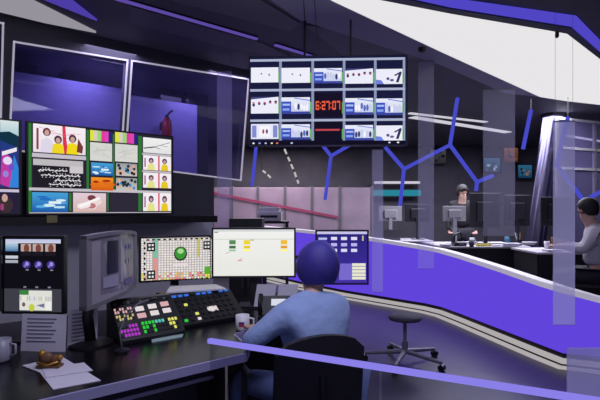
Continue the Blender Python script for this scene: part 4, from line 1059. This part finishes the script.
item('snack_packet', 'small yellow packet lying on the front of the newsroom desk', 'packet', [('packet', MB().box((-.11, -.03, .0), (.11, .05, .03), Matrix.Translation(p) @ Matrix.Rotation(.15, 4, 'Z')), mat('packet_yellow', (205, 188, 70), .5, noise=.2, scale=30)), ('seal', MB().box((.11, -.028, .01), (.13, .048, .016), Matrix.Translation(p) @ Matrix.Rotation(.15, 4, 'Z')), M_white)], p)
p = dp(519, 6.62)
item('pen_holder', 'dark pen holder with pens and scissors on the newsroom desk', 'pen holder', [('cup', MB().lathe(p, [(.035, 0), (.04, .1), (.035, .1), (.03, .01)], 12), M_black)]+[('pen', MB().tube([p+Vector((.01*i-.02, 0, .02)), p+Vector((.03*i-.06, .01*i, .2))], .006, 5), mm) for i, mm in enumerate((M_white, mat('pen_teal', (60, 130, 150), .5), M_black, mat('pen_orange', (200, 120, 50), .5)))], p)
def stack(x, d, w_, label, n=3, m=M_paper):
    p = dp(x, d)
    item('paper_stack', label, 'paper', [('sheet', MB().box((-w_/2+.01*(i % 2), -.07, .001+.009*i), (w_/2+.012*i, .07, .009+.009*i), Matrix.Translation(p)), m) for i in range(n)], p)
stack(444.5, 6.52, .12, 'white paper stack at the left end of the newsroom desk', 4)
stack(497, 6.6, .2, 'wide white paper stack right of the yellow packet', 2)
stack(552, 6.36, .2, 'paper stack on the right hand desk seen through the film', 3)
stack(575, 6.42, .2, 'paper stack nearest the person in grey', 4)
p = dp(536.0, 6.6); p = dp(529.5, 6.7)
for nm, x, d, c, h, lab in (('drinking_cup', 472, 6.9, (200, 200, 210), .1, 'pale cup left of the yellow packet'), ('drinking_cup', 507, 6.85, (60, 110, 140), .12, 'teal cup in front of the right black monitor'), ('drinking_cup', 471.5, 6.5, (90, 88, 100), .1, 'grey cup at the front of the desk beside the telephone'), ('drinking_cup', 547, 6.75, (225, 222, 230), .11, 'white cup seen through the film on the right desk')):
    p = dp(x, d)
    item(nm, lab, 'cup', [('body', MB().lathe(p, [(.03, 0), (.04, h), (.034, h), (.026, .01)], 12), mat('cup_%d' % x, c, .5), True), ('handle', MB().tube([p+Vector((.036, 0, h*.8)), p+Vector((.065, 0, h*.6)), p+Vector((.034, 0, h*.25))], .006, 5), mat('cup_%d' % x, c, .5))], p)
p = dp(566, 6.62)
item('document_folder', 'brown folder leaning on the desk on the right hand desk seen through the film', 'folder', [('cover', MB().prism([p+Vector((-.16, 0, .0)), p+Vector((.1, 0, .0)), p+Vector((.1, .08, .09)), p+Vector((-.16, .08, .16))], (0, .02, 0)), mat('folder_brown', (150, 105, 65), .6)), ('sheet', MB().prism([p+Vector((-.15, .025, .01)), p+Vector((.09, .025, .01)), p+Vector((.09, .1, .11)), p+Vector((-.15, .1, .175))], (0, .006, 0)), M_paper)], p)
p = dp(491, 6.74)
item('keyboard', 'black keyboard behind the yellow packet', 'keyboard', [('body', MB().box((-.2, -.06, 0), (.2, .06, .018), Matrix.Translation(p)), M_black)]+[('key_row', MB().box((-.19, -.05+.026*i, .018), (.19, -.032+.026*i, .024), Matrix.Translation(p)), M_grey) for i in range(4)], p)
stack(468.5, 6.8, .16, 'white paper stack between the telephone and the yellow packet', 5)
stack(510, 6.5, .16, 'tilted white paper stack beside the pen holder', 6)
stack(526, 6.75, .2, 'paper stack at the right end of the newsroom desk', 5)
p = Vector((P(391, 0, 8.77).x, 8.77, NZ))
item('open_laptop', 'small silver laptop standing open on the farther newsroom desk', 'laptop', [('keyboard_deck', MB().box((-.15, -.1, 0), (.15, .1, .016), Matrix.Translation(p)), M_grey), ('lid', MB().prism([p+Vector((-.15, -.1, .016)), p+Vector((.15, -.1, .016)), p+Vector((.15, -.15, .2)), p+Vector((-.15, -.15, .2))], (0, -.008, 0)), M_grey)], p)
# shiny wrapped column
pb, pt_ = P(529, 236, 8.5), P(553, 117, 8.5); pb = Vector((pb.x, pb.y, PLAT))
t = thing('wrapped_column', 'leaning column wrapped in shiny crumpled foil', 'column', pb)
mb = MB(); n, m = 36, 20
rr = random.Random(5); ph = [rr.uniform(0, 6.28) for _ in range(6)]
for j in range(m+1):
    f = j/m; c = pb.lerp(Vector((pt_.x, pt_.y, pt_.z)), f)
    for i in range(n):
        a = 2*math.pi*i/n; r = .16*(1+.1*math.sin(5*a+ph[0]+1.5*f)+.07*math.sin(9*a+ph[1]-3*f)+.05*math.sin(3*a+9*f+ph[2])+.03*math.sin(14*a+ph[3]+6*f))*(1-.12*f)
        mb.v.append(c+Vector((r*math.cos(a), r*math.sin(a), 0)))
for j in range(m):
    for i in range(n):
        a, b = j*n+i, j*n+(i+1) % n; mb.f.append((a, b, b+n, a+n)); mb.c.append(None)
build('foil', mb, mat('foil', (104, 100, 128), .3, 1), t, True)
build('cap', MB().lathe(pt_-Vector((0, 0, .0)), [(.2, 0), (.2, .05), (.1, .06)], 20), M_char, t)
build('ceiling_rod', MB().tube([pt_+Vector((0, 0, .05)), Vector((pt_.x, pt_.y, CEIL))], .02, 8), M_char, t)
# violet glass wall at right
a, b = P(557, 0, 8.2), P(660, 0, 9.4); zt = 3.05
t = thing('glass_partition', 'violet glass partition with pale cross bars behind the person at right', 'partition', Vector((a.x, a.y, PLAT)))
M_vg = clear('violet_glass', (.7, .66, .95), (.45, .4, .85), .3, .06, .1)
for k in range(3):
    p0, p1 = a.lerp(b, k/3), a.lerp(b, (k+1)/3)
    build('pane', MB().quad(Vector((p0.x, p0.y, PLAT)), Vector((p1.x, p1.y, PLAT)), Vector((p1.x, p1.y, zt)), Vector((p0.x, p0.y, zt))), M_vg, t)
    build('post', MB().box((p0.x-.02, p0.y-.03, PLAT), (p0.x+.02, p0.y+.03, zt)), M_grey, t)
for z in (2.2, 2.55, zt):
    build('cross_bar', MB().prism([Vector((a.x, a.y-.03, z)), Vector((b.x, b.y-.03, z)), Vector((b.x, b.y+.03, z)), Vector((a.x, a.y+.03, z))], (0, 0, .04)), M_white, t)
# screens on the far wall
def far_screen(x0, x1, y0, y1, fn, label):
    s = Scr(P(x0, 0, 12.7), P(x1, 0, 12.7), CH+(HZ-y1)/F*12.7, CH+(HZ-y0)/F*12.7)
    c = s.o+s.x*s.W/2
    t = thing('wall_monitor', label, 'monitor', Vector((c.x, c.y, s.o.z)), 'monitors on the far newsroom wall')
    display(t, s, .05, .03); full(t, s, fn)
    build('wall_bracket', MB().box((s.W*.4, s.H*.3, -.3), (s.W*.6, s.H*.7, -.05), s.M()), M_char, t)
def dimsky(c1, c2, c3):
    def f(p):
        p.rect(0, 0, 1, 1, c1, c2)
        for i in range(8): p.disc(R.uniform(.1, .9), R.uniform(.15, .85), R.uniform(.04, .14), R.uniform(.04, .14), R.choice([c2, c3, (20, 20, 28)]))
    return f
far_screen(484, 500, 158, 172, dimsky((24, 40, 66), (50, 84, 110), (130, 150, 170)), 'small dim blue monitor on the far wall right of the blue forked tubes')
far_screen(504, 518, 148, 162, dimsky((60, 36, 30), (110, 66, 44), (30, 24, 30)), 'small brown orange monitor on the far wall')
far_screen(518, 532, 165, 178, dimsky((20, 50, 80), (40, 92, 120), (120, 90, 80)), 'small teal monitor on the far wall beside the shiny column')
far_screen(430, 446, 150, 163, dimsky((40, 40, 46), (66, 64, 72), (30, 28, 36)), 'small dark grey monitor on the far wall left of the blue forked tubes')
# people in the newsroom
Jsit = {k_: (v_[0], v_[1], v_[2]+(.05 if v_[2] > .54 else 0)) for k_, v_ in dict(pelvis=(0, 0, .56), spine=(0, .0, .75), chest=(0, .03, .95), neck=(0, .06, 1.1), head=(0, .1, 1.255), sh_r=(.18, .03, 1.0), el_r=(.24, .14, .8), wr_r=(.14, .36, .82), sh_l=(-.18, .03, 1.0), el_l=(-.24, .14, .8), wr_l=(-.14, .36, .82),
            hip_r=(.1, .03, .53), kn_r=(.14, .42, .53), an_r=(.13, .4, .1), hip_l=(-.1, .03, .53), kn_l=(-.14, .42, .53), an_l=(-.13, .4, .1)).items()}
pr_ = Vector((P(598, 0, 5.55).x, 5.55, PLAT))
person('person in a light grey top seated behind the counter at the right edge', pr_, math.radians(62), Jsit, (M_skin, mat('grey_top', (190, 186, 200), .8, noise=.08, scale=10, bump=.3), mat('dark_trousers', (34, 32, 44), .8), M_hair2, M_black))
office_chair('black office chair of the person in grey at the right edge', pr_+Vector((.0, 0, 0)), math.radians(62), .46, .98, mat('chair_black', (26, 24, 32), .7), M_char, True, False)
Jst = dict(pelvis=(0, 0, .95), spine=(0, 0, 1.12), chest=(0, .01, 1.31), neck=(0, .02, 1.46), head=(0, .04, 1.62), sh_r=(.18, 0, 1.4), el_r=(.24, -.02, 1.12), wr_r=(.22, .12, .9), sh_l=(-.18, 0, 1.4), el_l=(-.24, -.02, 1.12), wr_l=(-.22, .12, .9),
           hip_r=(.09, 0, .9), kn_r=(.1, .03, .5), an_r=(.1, 0, .09), hip_l=(-.09, 0, .9), kn_l=(-.1, .03, .5), an_l=(-.1, 0, .09), look=(-.3, 1, 0))
person('person in black standing behind the grey backed monitor', Vector((P(462, 0, 8.6).x, 8.6, PLAT)), math.radians(165), Jst, (M_skin, mat('black_top', (24, 22, 28), .8), mat('dark_trousers', (34, 32, 44), .8), M_hair2, M_black))
